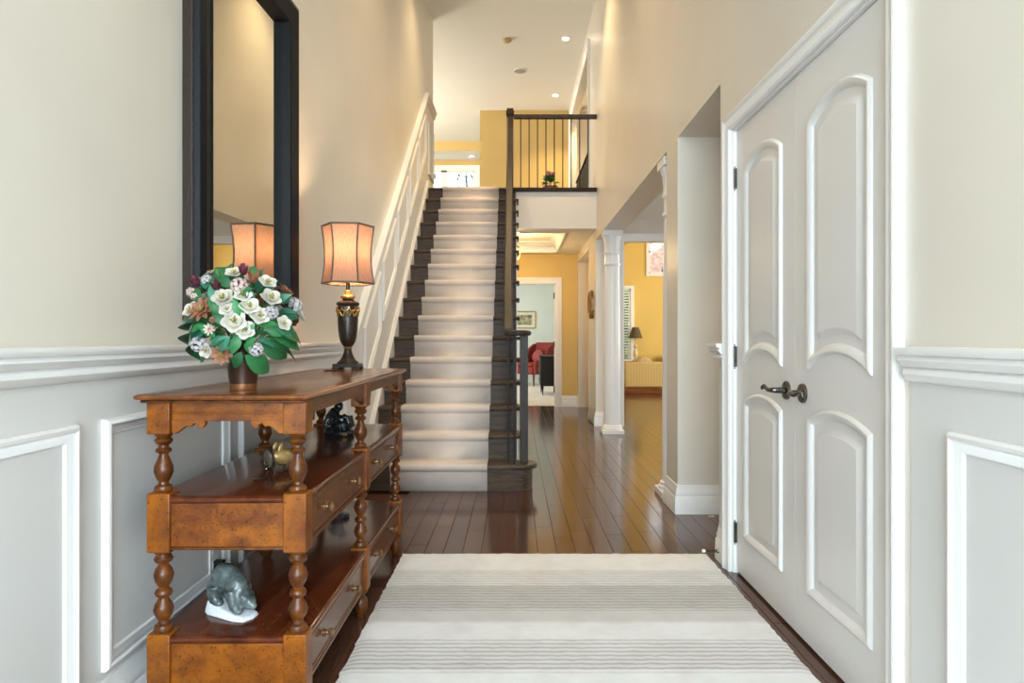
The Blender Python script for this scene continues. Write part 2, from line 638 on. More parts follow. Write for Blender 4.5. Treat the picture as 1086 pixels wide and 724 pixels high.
mb.box(-4.15, -4.05, 9.2, 10.9, ZU, ZC).box(-4.15, -4.05, 13.9, 16, ZU, ZC).box(-4.15, -4.05, 10.9, 13.9, ZU, ZU + 0.4).box(-4.15, -4.05, 10.9, 13.9, 5.0, ZC)
struct('wall_upper_left', mb, M['wall'], 'upstairs wall left of the landing', 'wall')
struct('wall_upper_room', MB().box(1.6, 1.7, 9.3, 13.1, ZU, ZC).box(xr2, 1.7, 9.3, 9.4, ZU, ZC).box(xr2, 1.7, 12.95, 13.1, ZU, ZC), M['wall'], 'pale wall seen through the upstairs opening on the right', 'wall')
struct('ceiling_side', box(xr2, 1.7, 9.3, 13.1, 2.6, ZU - 0.03), M['ceil'], 'slab under the upstairs side room', 'ceiling')

# living room
mb = MB().box(1.3, 2.36, 15.0, 15.15, -0.01, 4.6).box(2.36, 2.56, 15.0, 15.15, -0.01, 0.6).box(2.36, 2.56, 15.0, 15.15, 2.22, 4.6)
mb.box(2.56, 2.96, 15.0, 15.15, -0.01, 4.6).box(2.96, 4.0, 15.0, 15.15, -0.01, 2.56).box(2.96, 4.0, 15.0, 15.15, 3.27, 4.6).box(4.0, 6.3, 15.0, 15.15, -0.01, 4.6)
struct('wall_living_far', mb, M['wall_gold'], 'golden yellow living room wall with two windows', 'wall')
mb = MB().box(1.31, 1.36, 8.78, 15.0, -0.01, 2.6).box(1.7, 1.75, 8.78, 15, 2.6, 4.6)
struct('wall_living_left', mb, M['wall_gold'], 'golden yellow left wall of the living room', 'wall')
mb = MB().box(6.0, 6.15, 8.7, 10.1, -0.01, 4.6).box(6.0, 6.15, 13.7, 15.1, -0.01, 4.6).box(6.0, 6.15, 10.1, 13.7, -0.01, 0.8).box(6.0, 6.15, 10.1, 13.7, 3.2, 4.6)
struct('wall_living_right', mb, M['wall_gold'], 'golden yellow right wall of the living room', 'wall')
struct('wall_living_near', MB().box(1.45, 6.1, 8.781, 8.85, 2.75, 4.6).box(5.2, 6.1, 8.78, 8.85, -0.01, 2.75), M['wall_gold'], 'golden yellow wall over the living room entrance', 'wall')
struct('ceiling_living', box(1.45, 6.2, 8.7, 15.1, 4.6, 4.7), M['ceil'], 'high living room ceiling', 'ceiling')

# bedroom beyond the hall-end doorway
struct('floor_bedroom', box(-2.6, 1.35, 11.27, 17.3, -0.05, 0.004), M['bed_carpet'], 'beige carpet in the bedroom past the doorway', 'carpet')
mb = MB().box(-2.6, 1.4, 17.2, 17.3, -0.01, 2.6).box(1.3, 1.4, 11.27, 17.2, -0.01, 2.6)
mb.box(-2.7, -2.6, 11.2, 13.0, -0.01, 2.6).box(-2.7, -2.6, 15.6, 17.3, -0.01, 2.6).box(-2.7, -2.6, 13.0, 15.6, -0.01, 0.6).box(-2.7, -2.6, 13.0, 15.6, 2.3, 2.6)
mb.box(-2.6, -0.7, 11.2, 11.27, -0.01, 2.6)
struct('wall_bedroom', mb, M['wall_green'], 'pale green bedroom walls behind the red armchair', 'wall')
struct('ceiling_bedroom', box(-2.7, 1.4, 11.27, 17.3, 2.55, 2.65), M['ceil'], 'bedroom ceiling seen past the doorway', 'ceiling')

# entrance wall behind the camera
mb = MB().box(-1.3, -1.0, -1.9, -1.78, -0.01, ZC).box(1.0, 1.2, -1.9, -1.78, -0.01, ZC).box(-1.0, 1.0, -1.9, -1.78, 3.7, ZC).box(-1.0, 1.0, -1.9, -1.78, -0.01, 0.15)
struct('wall_entrance', mb, M['wall'], 'entrance wall behind the viewer', 'wall')
e = struct('window_added', MB().box(-1.0, -0.95, -1.88, -1.80, 0.15, 3.7).box(0.95, 1.0, -1.88, -1.80, 0.15, 3.7).box(-0.02, 0.02, -1.88, -1.80, 0.15, 3.7).box(-1, 1, -1.88, -1.80, 2.3, 2.36).box(-1, 1, -1.88, -1.80, 3.65, 3.7),
           M['trim'], 'invented tall glazed entrance behind the viewer, added for daylight', 'window')  # unseen glazing, invented so that daylight enters from behind
box(-0.95, 0.95, -1.845, -1.84, 0.15, 3.65).build('pane', M['glass'], e)

# ------------------------------------------------------------------ wainscot, chair rail, baseboards
RAIL = [(0.0, 0.0), (0.0, 0.014), (0.006, 0.024), (0.020, 0.031), (0.032, 0.029), (0.037, 0.024), (0.041, 0.036), (0.056, 0.045), (0.067, 0.040),
        (0.070, 0.052), (0.078, 0.056), (0.088, 0.056), (0.090, 0.0)]
BOX = [(0.0, 0.0), (0.0, 0.010), (0.006, 0.018), (0.014, 0.020), (0.020, 0.014), (0.028, 0.012), (0.034, 0.008), (0.042, 0.007), (0.046, 0.0)]
BASE = [(0.0, 0.0), (0.0, 0.022), (0.02, 0.022), (0.10, 0.020), (0.112, 0.014), (0.125, 0.016), (0.140, 0.012), (0.165, 0.008), (0.18, 0.006), (0.18, 0.0)]
ZR = 0.992
# left: level wainscot, then raked up the stairs, then level on the landing
SL = RS / T


def noseZ(y):
    return RS + (y - (Y0 - 0.02)) * SL


yr0 = 4.55                     # where the rail starts to climb
yr1 = yr0 + (ZU + 0.1) / SL          # where it levels out upstairs
poly = [(-1.78, 0.0), (Y0, 0.0), (YLAND, ZU), (9.3, ZU), (9.3, ZR + ZU + 0.1), (yr1, ZR + ZU + 0.1), (yr0, ZR), (-1.78, ZR)]
MB().prism(poly, fL, 0.0, 0.008).build('wainscot_panel', M['wains'], wl)
MB().sweep([(-1.78, ZR), (yr0, ZR), (yr1, ZR + ZU + 0.1), (9.3, ZR + ZU + 0.1)], RAIL, fL, closed=False).build('chair_rail', M['trim'], wl)


def panel_left(u0, u1, zb_, zt_, sl=0.0):
    p = [(u0, zb_), (u1, zb_ + sl * (u1 - u0)), (u1, zt_ + sl * (u1 - u0)), (u0, zt_)]
    # profile runs inwards, positive d = left of the anticlockwise path
    MB().sweep(p, BOX, lambda u, v, h: fL(u, v, h + 0.008)).build('panel_moulding', M['trim'], wl)


for (a, b_) in [(0.15, 1.715), (1.825, 2.62), (2.73, 3.52), (3.63, 4.44)]:
    panel_left(a, b_, 0.205, 0.885)
for yt in [5.58, 6.30, 7.02, 7.74, 8.44]:
    a = yt - 0.61
    zt_ = ZR + (a - yr0) * SL - 0.135
    panel_left(a, yt, zt_ - 0.49, zt_, SL)
panel_left(8.70, 9.22, ZU + 0.21, ZU + 0.885)
struct('baseboard_left', MB().sweep([(-1.78, 0), (Y0 - 0.02, 0)], BASE, lambda u, v, h: fL(u, v, h + 0.008), closed=False), M['trim'], 'white baseboard along the left wall behind the console', 'baseboard')

# right: near the camera
MB().prism([(-1.78, 0), (1.75, 0), (1.75, ZR), (-1.78, ZR)], fR, 0.0, 0.008).build('wainscot_panel', M['wains'], wr)
RAILR = RAIL
MB().sweep([(-1.78, ZR), (1.75, ZR)], RAILR, fR, closed=False).build('chair_rail', M['trim'], wr)
MB().sweep([(0.25, 0.205), (1.585, 0.205), (1.585, 0.885), (0.25, 0.885)], BOX, lambda u, v, h: fR(u, v, h + 0.008)).build('panel_moulding', M['trim'], wr)
MB().prism([(3.285, 0), (3.395, 0), (3.395, ZR), (3.285, ZR)], fR, 0.0, 0.008).build('wainscot_panel', M['wains'], wr)
# rail stub that returns round the opening edge
st = [(XR, 3.285), (XR, 3.40), (XR + 0.11, 3.40)]
MB().sweep(st, [(h, d) for d, h in RAIL], lambda u, v, h: (u, v, ZR + h), closed=False).build('chair_rail', M['trim'], wr)


def base_path(name, pts, label):
    """pts in plan; the board stands to the left of the path"""
    mb = MB().sweep(pts, [(h, d) for d, h in BASE], lambda u, v, h: (u, v, h), closed=False)
    return struct(name, mb, M['trim'], label, 'baseboard')


base_path('baseboard_right', [(XR, 1.75), (XR, -1.78)][::-1], 'white baseboard on the right wall nearer than the closet')
base_path('baseboard_stub', [(XR, 3.285), (XR, 3.40), (2.7, 3.40)], 'white baseboard stub between closet casing and opening')
base_path('baseboard_pier', [(2.75, 4.295), (XR, 4.295), (XR, 4.6), (1.15, 4.6)], 'white stepped baseboard round the pier between openings')
base_path('baseboard_clock', [(1.36, 8.64), (XR, 8.64), (XR, 9.39)], 'white baseboard round the wall end behind the column')
base_path('baseboard_hall_end', [(XR, 11.06), (XR, 11.15), (0.77, 11.15)], 'white baseboard beside the hall end doorway')
base_path('baseboard_landing', [(XR, YLAND + 0.1), (XR, 9.35)], 'white baseboard upstairs beside the landing railing')

# ------------------------------------------------------------------ closet double doors on the right
CAS2 = [(0.0, 0.0), (0.0, 0.012), (0.008, 0.018), (0.020, 0.016), (0.036, 0.020), (0.048, 0.026), (0.056, 0.030), (0.064, 0.028), (0.066, 0.0)]
CAS = [(0.0, 0.0), (0.0, 0.012), (0.012, 0.018), (0.030, 0.016), (0.055, 0.020), (0.072, 0.026), (0.085, 0.030), (0.098, 0.028), (0.100, 0.0)]


def casing(name, pts, fn, label, prof=CAS):
    return struct(name, MB().sweep(pts, prof, fn, closed=False), M['trim'], label, 'casing')


YD0, YD1 = 1.872, 3.208
casing('trim_closet', [(YD0 - 0.012, 0.0), (YD0 - 0.012, 2.092), (YD1 + 0.012, 2.092), (YD1 + 0.012, 0.0)], fR, 'white moulded casing around the closet double doors', CAS2)
struct('trim_closet_jamb', MB().box(1.032, 1.14, YD0 - 0.012, YD0, 0, 2.09).box(1.032, 1.14, YD1, YD1 + 0.012, 0, 2.09).box(1.032, 1.14, YD0, YD1, 2.083, 2.092), M['trim'], 'white jamb inside the closet casing', 'jamb')
XD = 1.048


def arch(u0, u1, z, rise, n=10, rev=False):
    c = (u0 + u1) / 2
    hw = (u1 - u0) / 2
    rad = (hw * hw + rise * rise) / (2 * rise)
    pts = []
    for i in range(n + 1):
        u = u0 + (u1 - u0) * i / n
        pts.append((u, z + math.sqrt(max(rad * rad - (u - c) ** 2, 0)) - (rad - rise)))
    return pts[::-1] if rev else pts


DPROF = [(0.0, 0.0), (0.003, 0.007), (0.010, 0.012), (0.020, 0.011), (0.030, 0.004), (0.036, -0.004), (0.062, -0.006), (0.070, -0.004), (0.085, 0.006), (0.088, 0.006)]


def fD(u, v, h):
    return (XD - h, u, v)


def make_door(name, ya, yb, hinge, label):
    o = thing(name, label, 'door', (0, 0, 0), kind='structure')
    mid = (ya + yb) / 2
    s0, s1 = mid - 0.218, mid + 0.218
    zbtm, ztop = 0.012, 2.08
    # leaf: stiles and rails around two recessed panel openings
    inset = 0.002
    mbl = MB()
    mbl.box(XD + 0.012, XD + 0.036, ya, yb, zbtm, ztop)
    mbl.box(XD, XD + 0.012, ya, s0, zbtm, ztop).box(XD, XD + 0.012, s1, yb, zbtm, ztop)
    mbl.box(XD, XD + 0.012, s0, s1, zbtm, 0.19)
    f = lambda u, v, t: (t, u, v)
    lo = arch(s0, s1, 0.823, 0.045)
    hi = arch(s0, s1, 0.992, 0.06)
    for i in range(10):
        mbl.prism([lo[i], lo[i + 1], hi[i + 1], hi[i]], f, XD, XD + 0.012)
    tp = arch(s0, s1, 1.866, 0.07)
    for i in range(10):
        mbl.prism([tp[i], tp[i + 1], (tp[i + 1][0], ztop), (tp[i][0], ztop)], f, XD, XD + 0.012)
    mbl.build('door_leaf', M['door'], o)
    def arc_at(u, z, rise, d):
        c_, hw = (s0 + s1) / 2, (s1 - s0) / 2
        rad = (hw * hw + rise * rise) / (2 * rise)
        return z + math.sqrt((rad - d) ** 2 - (u - c_) ** 2) - (rad - rise)

    def rings(lower, upper, nm):
        vs_, fs_ = [], []
        K = 13
        for d, h in DPROF:
            us = [s0 + d + (s1 - s0 - 2 * d) * i / (K - 1) for i in range(K)]
            vs_ += [fD(u, lower(u, d), h) for u in us] + [fD(u, upper(u, d), h) for u in us[::-1]]
        m_ = 2 * K
        for r_ in range(len(DPROF) - 1):
            for q in range(m_):
                q2 = (q + 1) % m_
                fs_.append((r_ * m_ + q, r_ * m_ + q2, (r_ + 1) * m_ + q2, (r_ + 1) * m_ + q))
        o_ = (len(DPROF) - 1) * m_
        for q in range(K - 1):
            fs_.append((o_ + q, o_ + q + 1, o_ + m_ - 2 - q, o_ + m_ - 1 - q))
        MB().add(vs_, fs_).build(nm, M['door'], o)

    rings(lambda u, d: arc_at(u, 0.992, 0.06, -d), lambda u, d: arc_at(u, 1.866, 0.07, d), 'upper_panel')
    rings(lambda u, d: 0.19 + d, lambda u, d: arc_at(u, 0.823, 0.045, d), 'lower_panel')
    for z in (0.19, 1.02, 1.86):
        h = MB().lathe([(0.0, -0.062), (0.004, -0.060), (0.006, -0.055), (0.004, -0.051), (0.0068, -0.050), (0.0068, -0.018), (0.006, -0.017), (0.0068, -0.016), (0.0068, 0.016), (0.006, 0.017), (0.0068, 0.018),
                        (0.0068, 0.050), (0.004, 0.051), (0.006, 0.055), (0.004, 0.060), (0.0, 0.062)], 10, (XD - 0.009, hinge, z))
        h.box(XD - 0.004, XD + 0.001, hinge - 0.012, hinge + 0.012, z - 0.048, z + 0.048)
        h.build('hinge', M['hinge'], o)
    # lever handle on round rose
    away = 1 if hinge > mid else -1
    hy = (ya + 0.072) if away > 0 else (yb - 0.072)
    hd = MB()
    rose = MB()
    rose.M = Matrix.Translation((XD, hy, 0.905)) @ Matrix.Rotation(-PI / 2, 4, 'Y')
    rose.lathe([(0.036, 0.0), (0.036, 0.006), (0.033, 0.010), (0.022, 0.012), (0.013, 0.014), (0.011, 0.045), (0.0, 0.046)], 24)
    ho = rose.build('handle_rose', M['hardware'], o)
    x0 = XD - 0.045
    pts = [(XD - 0.03, hy, 0.905), (x0 - 0.004, hy + away * 0.004, 0.905), (x0 - 0.008, hy + away * 0.02, 0.905), (x0 - 0.008, hy + away * 0.05, 0.902),
           (x0 - 0.008, hy + away * 0.08, 0.909), (x0 - 0.008, hy + away * 0.100, 0.916), (x0 - 0.008, hy + away * 0.116, 0.911), (x0 - 0.008, hy + away * 0.120, 0.901)]
    hd.tube(pts, [0.010, 0.011, 0.0105, 0.008, 0.0075, 0.0075, 0.007, 0.006], 10)
    hd.build('lever', M['hardware'], ho)
    return o


make_door('door_1', 2.541, YD1, YD1 + 0.004, 'farther white closet door leaf with arched panels and lever')
make_door('door_2', YD0, 2.538, YD0 - 0.004, 'nearer white closet door leaf with arched panels and lever')

# casings of the other openings
fY = lambda yy, s=-1: (lambda u, v, h: (u, yy + s * h, v))
casing('trim_living', [(3.0, 0.0), (3.0, 2.35), (1.39, 2.35), (1.39, 0.0)][::-1], fY(8.64), 'white casing around the living room opening')
casing('trim_hall_end', [(-0.13, 0.0), (-0.13, 2.02), (0.67, 2.02), (0.67, 0.0)], fY(11.15), 'cream casing around the bedroom doorway')
struct('trim_hall_jamb', MB().box(0.655, 0.672, 11.14, 11.28, 0, 2.02).box(-0.135, -0.115, 11.14, 11.28, 0, 2.02).box(-0.13, 0.67, 11.14, 11.28, 2.008, 2.022), M['trim'], 'cream jamb of the bedroom doorway with black hinges', 'jamb')
hj = bpy.data.objects['trim_hall_jamb']
for z in (0.28, 1.02, 1.82):
    MB().box(0.638, 0.656, 11.165, 11.19, z - 0.05, z + 0.05).lathe([(0.008, -0.05), (0.008, 0.05)], 8, (0.645, 11.16, z)).build('hinge', M['iron'], hj)
struct('trim_niche', MB().box(XR - 0.006, XR + 0.13, 9.395, 9.41, 0, 2.37).box(XR - 0.006, XR + 0.13, 9.395, 11.06, 2.36, 2.376), M['trim'], 'thin white edge of the opening by the wall clock', 'casing')
casing('trim_upper_right', [(9.44, ZU), (9.44, 5.14), (12.6, 5.14), (12.6, ZU)], fR, 'white casing of the upstairs opening right of the railing')

# ------------------------------------------------------------------ columns
def column(y, label):
    o = thing('column', label, 'column', (1.145, y, 0), group='round white columns')
    MB().box(-0.128, 0.128, -0.128, 0.128, 0.0, 0.045).build('plinth', M['trim'], o, 0.004)
    MB().lathe([(0.122, 0.045), (0.125, 0.055), (0.122, 0.07), (0.112, 0.078), (0.114, 0.09), (0.104, 0.10)], 28).build('base_ring', M['trim'], o)
    pr = [(0.098, 0.095)]
    for i in range(11):
        t = i / 10
        pr.append((0.098 - 0.012 * t ** 1.6, 0.10 + 1.86 * t))
    pr += [(0.094, 1.97), (0.098, 1.985), (0.094, 2.0), (0.086, 2.005), (0.086, 2.10)]
    MB().lathe(pr, 28).build('shaft', M['trim'], o)
    MB().lathe([(0.086, 2.10), (0.098, 2.11), (0.100, 2.13), (0.090, 2.145), (0.092, 2.20), (0.098, 2.26), (0.110, 2.295), (0.113, 2.318)], 8, rot0=PI / 8).build('capital', M['trim'], o)
    MB().box(-0.112, 0.112, -0.112, 0.112, 2.315, 2.376).build('abacus', M['trim'], o, 0.004)


column(8.0, 'full round white column standing free at the dining room')
column(4.82, 'white column half hidden behind the nearer pier')

# ------------------------------------------------------------------ staircase
sc = thing('staircase', 'dark stained wooden staircase rising to the landing', 'staircase', (0, 0, 0))


def tread_mesh(x0, x1, depth):
    pts = [(depth, -0.032), (-0.012, -0.032), (-0.022, -0.028), (-0.026, -0.016), (-0.022, -0.004), (-0.012, 0.0), (depth, 0.0)]
    return MB().prism(pts, lambda u, v, t: (t, u, v), x0, x1).mesh('tread')


tm = tread_mesh(XL + 0.033, 0.045, T + 0.012)
for k in range(2, 16):
    link('tread', tm, M['stair'], sc, loc=(0, Y0 + (k - 1) * T, k * RS))
tl = tread_mesh(XL + 0.045, -0.02, 0.014)
link('tread', tl, M['stair'], sc, loc=(0, YLAND, ZU))
rm = box(XL + 0.03, 0.015, 0, 0.018, 0, RS - 0.03).mesh('riser')
for k in range(2, 17):
    link('riser', rm, M['stair'], sc, loc=(0, Y0 + (k - 1) * T, (k - 1) * RS))
# starting step with a rounded end
pl = [(XL + 0.03, Y0 + T), (XL + 0.03, Y0 - 0.026), (0.06, Y0 - 0.026)]
for i in range(1, 9):
    a = -PI / 2 + PI * i / 8
    pl.append((0.06 + 0.108 * math.cos(a), Y0 + 0.105 + 0.131 * math.sin(a)))
pl.append((0.0, Y0 + T))
MB().prism(pl, lambda u, v, t: (u, v, t), RS - 0.032, RS).build('tread', M['stair'], sc, 0.008, seg=3)
pl2 = [(XL + 0.03, Y0 + T), (XL + 0.03, Y0), (0.05, Y0)]
for i in range(1, 9):
    a = -PI / 2 + PI * i / 8
    pl2.append((0.05 + 0.08 * math.cos(a), Y0 + 0.105 + 0.105 * math.sin(a)))
pl2.append((0.0, Y0 + T))
MB().prism(pl2, lambda u, v, t: (u, v, t), 0, RS - 0.032).build('riser', M['stair'], sc)
# cut stringer below the open end and the wall under the flight
pp = [(Y0 + T, 0.0)]
for k in range(2, 17):
    pp += [(Y0 + (k - 1) * T + 0.004, (k - 1) * RS - 0.032), (Y0 + (k - 1) * T + 0.004, k * RS - 0.033)]
pp += [(YLAND + 0.012, 16 * RS - 0.033), (YLAND + 0.012, 0.0)]
pp = [pp[0]] + pp[2:]
MB().prism(pp, lambda u, v, t: (t, u, v), 0.0, 0.022).build('stringer', M['trim'], sc, smooth=False)
# wall skirt
sk = [(Y0 - 0.12, 0.0), (Y0 + 0.2, 0.0), (YLAND + 0.01, ZU - 0.09), (YLAND + 0.01, noseZ(YLAND + 0.01) + 0.07), (Y0 - 0.12, noseZ(Y0 - 0.12) + 0.07)]
MB().prism(sk, fL, 0.008, 0.032).build('skirt_board', M['trim'], sc)
MB().sweep([(Y0 - 0.12, noseZ(Y0 - 0.12) + 0.05), (YLAND + 0.01, noseZ(YLAND + 0.01) + 0.05)], [(0, 0.03), (0, 0.040), (0.012, 0.044), (0.03, 0.034), (0.04, 0.03)], fL, closed=False).build('skirt_moulding', M['trim'], sc)

# carpet runner, one continuous strip that wraps every nosing
c = 0.010
prof = []
for k in range(1, 17):
    yk, z1 = Y0 + (k - 1) * T, k * RS
    prof += [(yk - c, (k - 1) * RS + (c if k > 1 else 0.001)), (yk - c, z1 - 0.056), (yk - c, z1 - 0.048), (yk - 0.016, z1 - 0.0445), (yk - 0.022, z1 - 0.0425)]
    for i in range(13):
        a = R(250 - 160 * i / 12)
        prof.append((yk - 0.014 + 0.028 * math.cos(a), z1 - 0.016 + 0.027 * math.sin(a)))
    prof.append((yk - 0.004, z1 + c + 0.001))
prof.append((YLAND + 0.012, ZU + 0.011))
mb = MB()
n = len(prof)
xa, xb = -0.905, -0.201
out = [Vector((0, p[0], p[1])) for p in prof]
vs = []
for p in out:
    vs += [(xa, p.y, p.z), (xb, p.y, p.z)]
fs = [(2 * i, 2 * i + 1, 2 * i + 3, 2 * i + 2) for i in range(n - 1)]
mb.add(vs, fs)
run = mb.build('stair_runner', M['runner'], angle=28)
sm = run.modifiers.new('thickness', 'SOLIDIFY')
sm.thickness = 0.009
sm.offset = -1 if True else 1
tag(run, 'beige carpet runner laid up the middle of the stairs', 'runner')

# railing of the flight
rl = thing('stair_railing', 'dark wooden stair railing with round volute and slim black balusters', 'railing', (0, 0, 0))


def railZ(y):
    return 1.145 + (y - 5.06) * SL


rp = []
hw_, hh = 0.036, 0.028
sec = [(-hw_, -hh * 0.6), (-hw_ * 0.75, -hh), (hw_ * 0.75, -hh), (hw_, -hh * 0.6), (hw_, hh * 0.3), (hw_ * 0.7, hh), (-hw_ * 0.7, hh), (-hw_, hh * 0.3)]


def rail_sweep(path, section):
    mb = MB()
    P = [Vector(p) for p in path]
    k = len(section)
    vs, fs = [], []
    for i, p in enumerate(P):
        d = (P[min(i + 1, len(P) - 1)] - P[max(i - 1, 0)]).normalized()
        side = Vector((1, 0, 0)) if abs(d.x) < 0.7 else Vector((0, -1, 0))
        side = (side - d * side.dot(d)).normalized()
        upv = side.cross(d)
        for (a, b__) in section:
            vs.append(tuple(p + side * a + upv * b__))
    for i in range(len(P) - 1):
        for j in range(k):
            j2 = (j + 1) % k
            fs.append((i * k + j, i * k + j2, (i + 1) * k + j2, (i + 1) * k + j))
    fs.append(tuple(range(k)))
    fs.append(tuple((len(P) - 1) * k + j for j in range(k)))
    return mb.add(vs, fs)


path = [(-0.05, 5.0, 1.150), (-0.05, 5.05, 1.152), (-0.05, 5.10, 1.180), (-0.05, 5.2, railZ(5.2))]
yy = 5.4
while yy < 8.2:
    path.append((-0.055, yy, railZ(yy)))
    yy += 0.3
path += [(-0.055, 8.2, railZ(8.2)), (-0.055, 8.36, railZ(8.36)), (-0.055, 8.44, railZ(8.36) + 0.11), (-0.055, 8.47, 3.82), (-0.055, 8.49, 3.88)]
rail_sweep(path, sec).build('handrail', M['rail'], rl)
MB().lathe([(0.085, 1.128), (0.100, 1.132), (0.106, 1.145), (0.106, 1.152), (0.098, 1.164), (0.07, 1.170), (0.0, 1.171)], 32, (0.017, 5.03, 0), sy=0.8).build('volute', M['rail_grey'], rl)
nb = MB().box(0.037, 0.098, 5.03, 5.09, RS, 1.135)
nb.build('newel_post', M['rail_grey'], rl, 0.004)
nb2 = MB().box(-0.10, -0.018, 8.46, 8.535, 15 * RS, 3.90).box(-0.108, -0.010, 8.452, 8.548, 3.90, 3.955).box(-0.10, -0.018, 8.46, 8.54, 3.955, 3.985)
nb2.build('newel_post', M['rail'], rl, 0.004)


def baluster(x, y, z0, z1, parent, name='baluster'):
    MB().box(x - 0.0065, x + 0.0065, y - 0.0065, y + 0.0065, z0, z1).build(name, M['iron'], parent)


baluster(-0.047, 4.985, RS, 1.14, rl)
baluster(-0.004, 4.985, RS, 1.14, rl)
for k in range(2, 16):
    for dy in (0.045, 0.165):
        y = Y0 + (k - 1) * T + dy
        baluster(-0.05, y, k * RS, railZ(y) - 0.02, rl)

lr = thing('landing_railing', 'dark railing with nine thin balusters across the upper landing', 'railing', (0, 0, 0))
yl = YLAND + 0.0
ZLR = 3.90
rail_sweep([(-0.012, yl, 3.90), (XR - 0.001, yl, 3.90)], [(a, b__) for a, b__ in [(-0.03, -0.022), (0.03, -0.022), (0.033, 0.01), (0.022, 0.026), (-0.022, 0.026), (-0.033, 0.01)]]).build('handrail', M['rail_grey'], lr)
for k in range(9):
    baluster((552.2 + 8.93 * k - 546) / 720 * yl, yl, ZU, 3.88, lr)

# ------------------------------------------------------------------ area rug
def rug_mat():
    m, nt, b = new_mat('striped_wool_rug')
    tc = N(nt, 'ShaderNodeTexCoord')
    sp = N(nt, 'ShaderNodeSeparateXYZ')
    nt.links.new(tc.outputs['Object'], sp.inputs[0])
    wob = noise(nt, 5, 3, 0.6, (1, 4, 1))
    a1 = N(nt, 'ShaderNodeMath', operation='MULTIPLY_ADD')
    a1.inputs[1].default_value = 0.022
    nt.links.new(wob.outputs['Fac'], a1.inputs[0])
    nt.links.new(sp.outputs['Y'], a1.inputs[2])
    # local y: 0 at the far edge, negative towards the camera -> 0..1 along 2.6 m
    mr = N(nt, 'ShaderNodeMapRange')
    mr.inputs['From Min'].default_value = 0.01
    mr.inputs['From Max'].default_value = -2.59
    nt.links.new(a1.outputs[0], mr.inputs['Value'])
    W_, G1, G2, G3 = (0.80, 0.795, 0.79), (0.70, 0.69, 0.68), (0.52, 0.50, 0.485), (0.62, 0.60, 0.585)
    d = lambda y: (3.474 - y) / 2.6
    base = ramp(nt, mr.outputs[0], [(0, W_), (d(3.22), W_), (d(3.19), G1), (d(3.02), G1), (d(2.99), G2), (d(2.76), G2), (d(2.72), G3), (d(2.63), G3), (d(2.60), W_), (d(2.48), W_), (d(2.45), G1),
                                        (d(2.25), G3), (d(2.22), W_), (d(1.95), W_), (d(1.9), G2), (1, G1)])
    wv = N(nt, 'ShaderNodeTexWave', bands_direction='Y')
    wv.inputs['Scale'].default_value = 10.5
    wv.inputs['Distortion'].default_value = 1.2
    wv.inputs['Detail'].default_value = 2
    wv.inputs['Detail Scale'].default_value = 3
    nt.links.new(tc.outputs['Object'], wv.inputs[0])
    line = ramp(nt, wv.outputs['Fac'], [(0.0, (0.62, 0.60, 0.58)), (0.3, (1, 1, 1)), (0.8, (1.0, 1.0, 1.0)), (1.0, (1.15, 1.15, 1.15))])
    # lines only inside the banded zones
    z1 = ramp(nt, mr.outputs[0], [(0, (0, 0, 0)), (d(3.22), (0, 0, 0)), (d(3.17), (0.6,) * 3), (d(2.74), (1, 1, 1)), (d(2.70), (0.1,) * 3), (d(2.48), (0, 0, 0)), (d(2.45), (0.9,) * 3), (d(2.24), (1, 1, 1)), (d(2.2), (0, 0, 0)), (1, (0, 0, 0))])
    mx = N(nt, 'ShaderNodeMixRGB', blend_type='MULTIPLY')
    nt.links.new(z1.outputs[0], mx.inputs[0])
    nt.links.new(base.outputs[0], mx.inputs[1])
    nt.links.new(line.outputs[0], mx.inputs[2])
    mot = noise(nt, 7, 4, 0.65)
    r2 = ramp(nt, mot.outputs['Fac'], [(0.3, (0.90, 0.885, 0.87)), (0.6, (1.0, 1.0, 1.0))])
    m2 = N(nt, 'ShaderNodeMixRGB', blend_type='MULTIPLY')
    m2.inputs[0].default_value = 1
    nt.links.new(mx.outputs[0], m2.inputs[1])
    nt.links.new(r2.outputs[0], m2.inputs[2])
    nt.links.new(m2.outputs[0], b.inputs['Base Color'])
    b.inputs['Roughness'].default_value = 0.95
    b.inputs['Specular IOR Level'].default_value = 0.1
    b.inputs['Sheen Weight'].default_value = 0.2
    nf = noise(nt, 330, 2, 0.7)
    bump(nt, b, nf.outputs['Fac'], 0.6, 0.006)
    return m


mb = MB()
nx, ny = 60, 96
rr_ = random.Random(8)
ex = [[rr_.uniform(-0.004, 0.004) for _ in range(2)] for _ in range(ny + 1)]
ey = [rr_.uniform(-0.004, 0.004) for _ in range(nx + 1)]
vs, fs = [], []
for j in range(ny + 1):
    for i in range(nx + 1):
        u, v = i / nx, j / ny
        x = -0.775 + 1.55 * u
        y = -2.6 + 2.6 * v
        if i == 0:
            x += ex[j][0]
        if i == nx:
            x += ex[j][1]
        if j == ny:
            y += ey[i]
        edge = min(i, nx - i, j, ny - j)
        z = 0.0125 + rr_.uniform(-0.0012, 0.0012) - (0.008 if edge == 0 else 0.001 if edge == 1 else 0)
        vs.append((x, y, z))
for j in range(ny):
    for i in range(nx):
        a = j * (nx + 1) + i
        fs.append((a, a + 1, a + nx + 2, a + nx + 1))
mb.add(vs, fs)
mb.box(-0.772, 0.772, -2.597, -0.003, 0.0, 0.0045)
ro = mb.build('area_rug', rug_mat(), loc=(0.202, 3.474, 0.0005), angle=60)
tag(ro, 'white and grey striped wool rug on the hall floor', 'rug')

# ------------------------------------------------------------------ console table
ct = thing('console_table', 'three tier carved cherry wood console table with turned posts and drawers', 'console table', (-0.803, 2.70, 0))
PX, PY, PH = 0.19, 0.78, 0.032


def turn(z0, z1, pts):
    return [(r, z0 + (z1 - z0) * t) for t, r in pts]


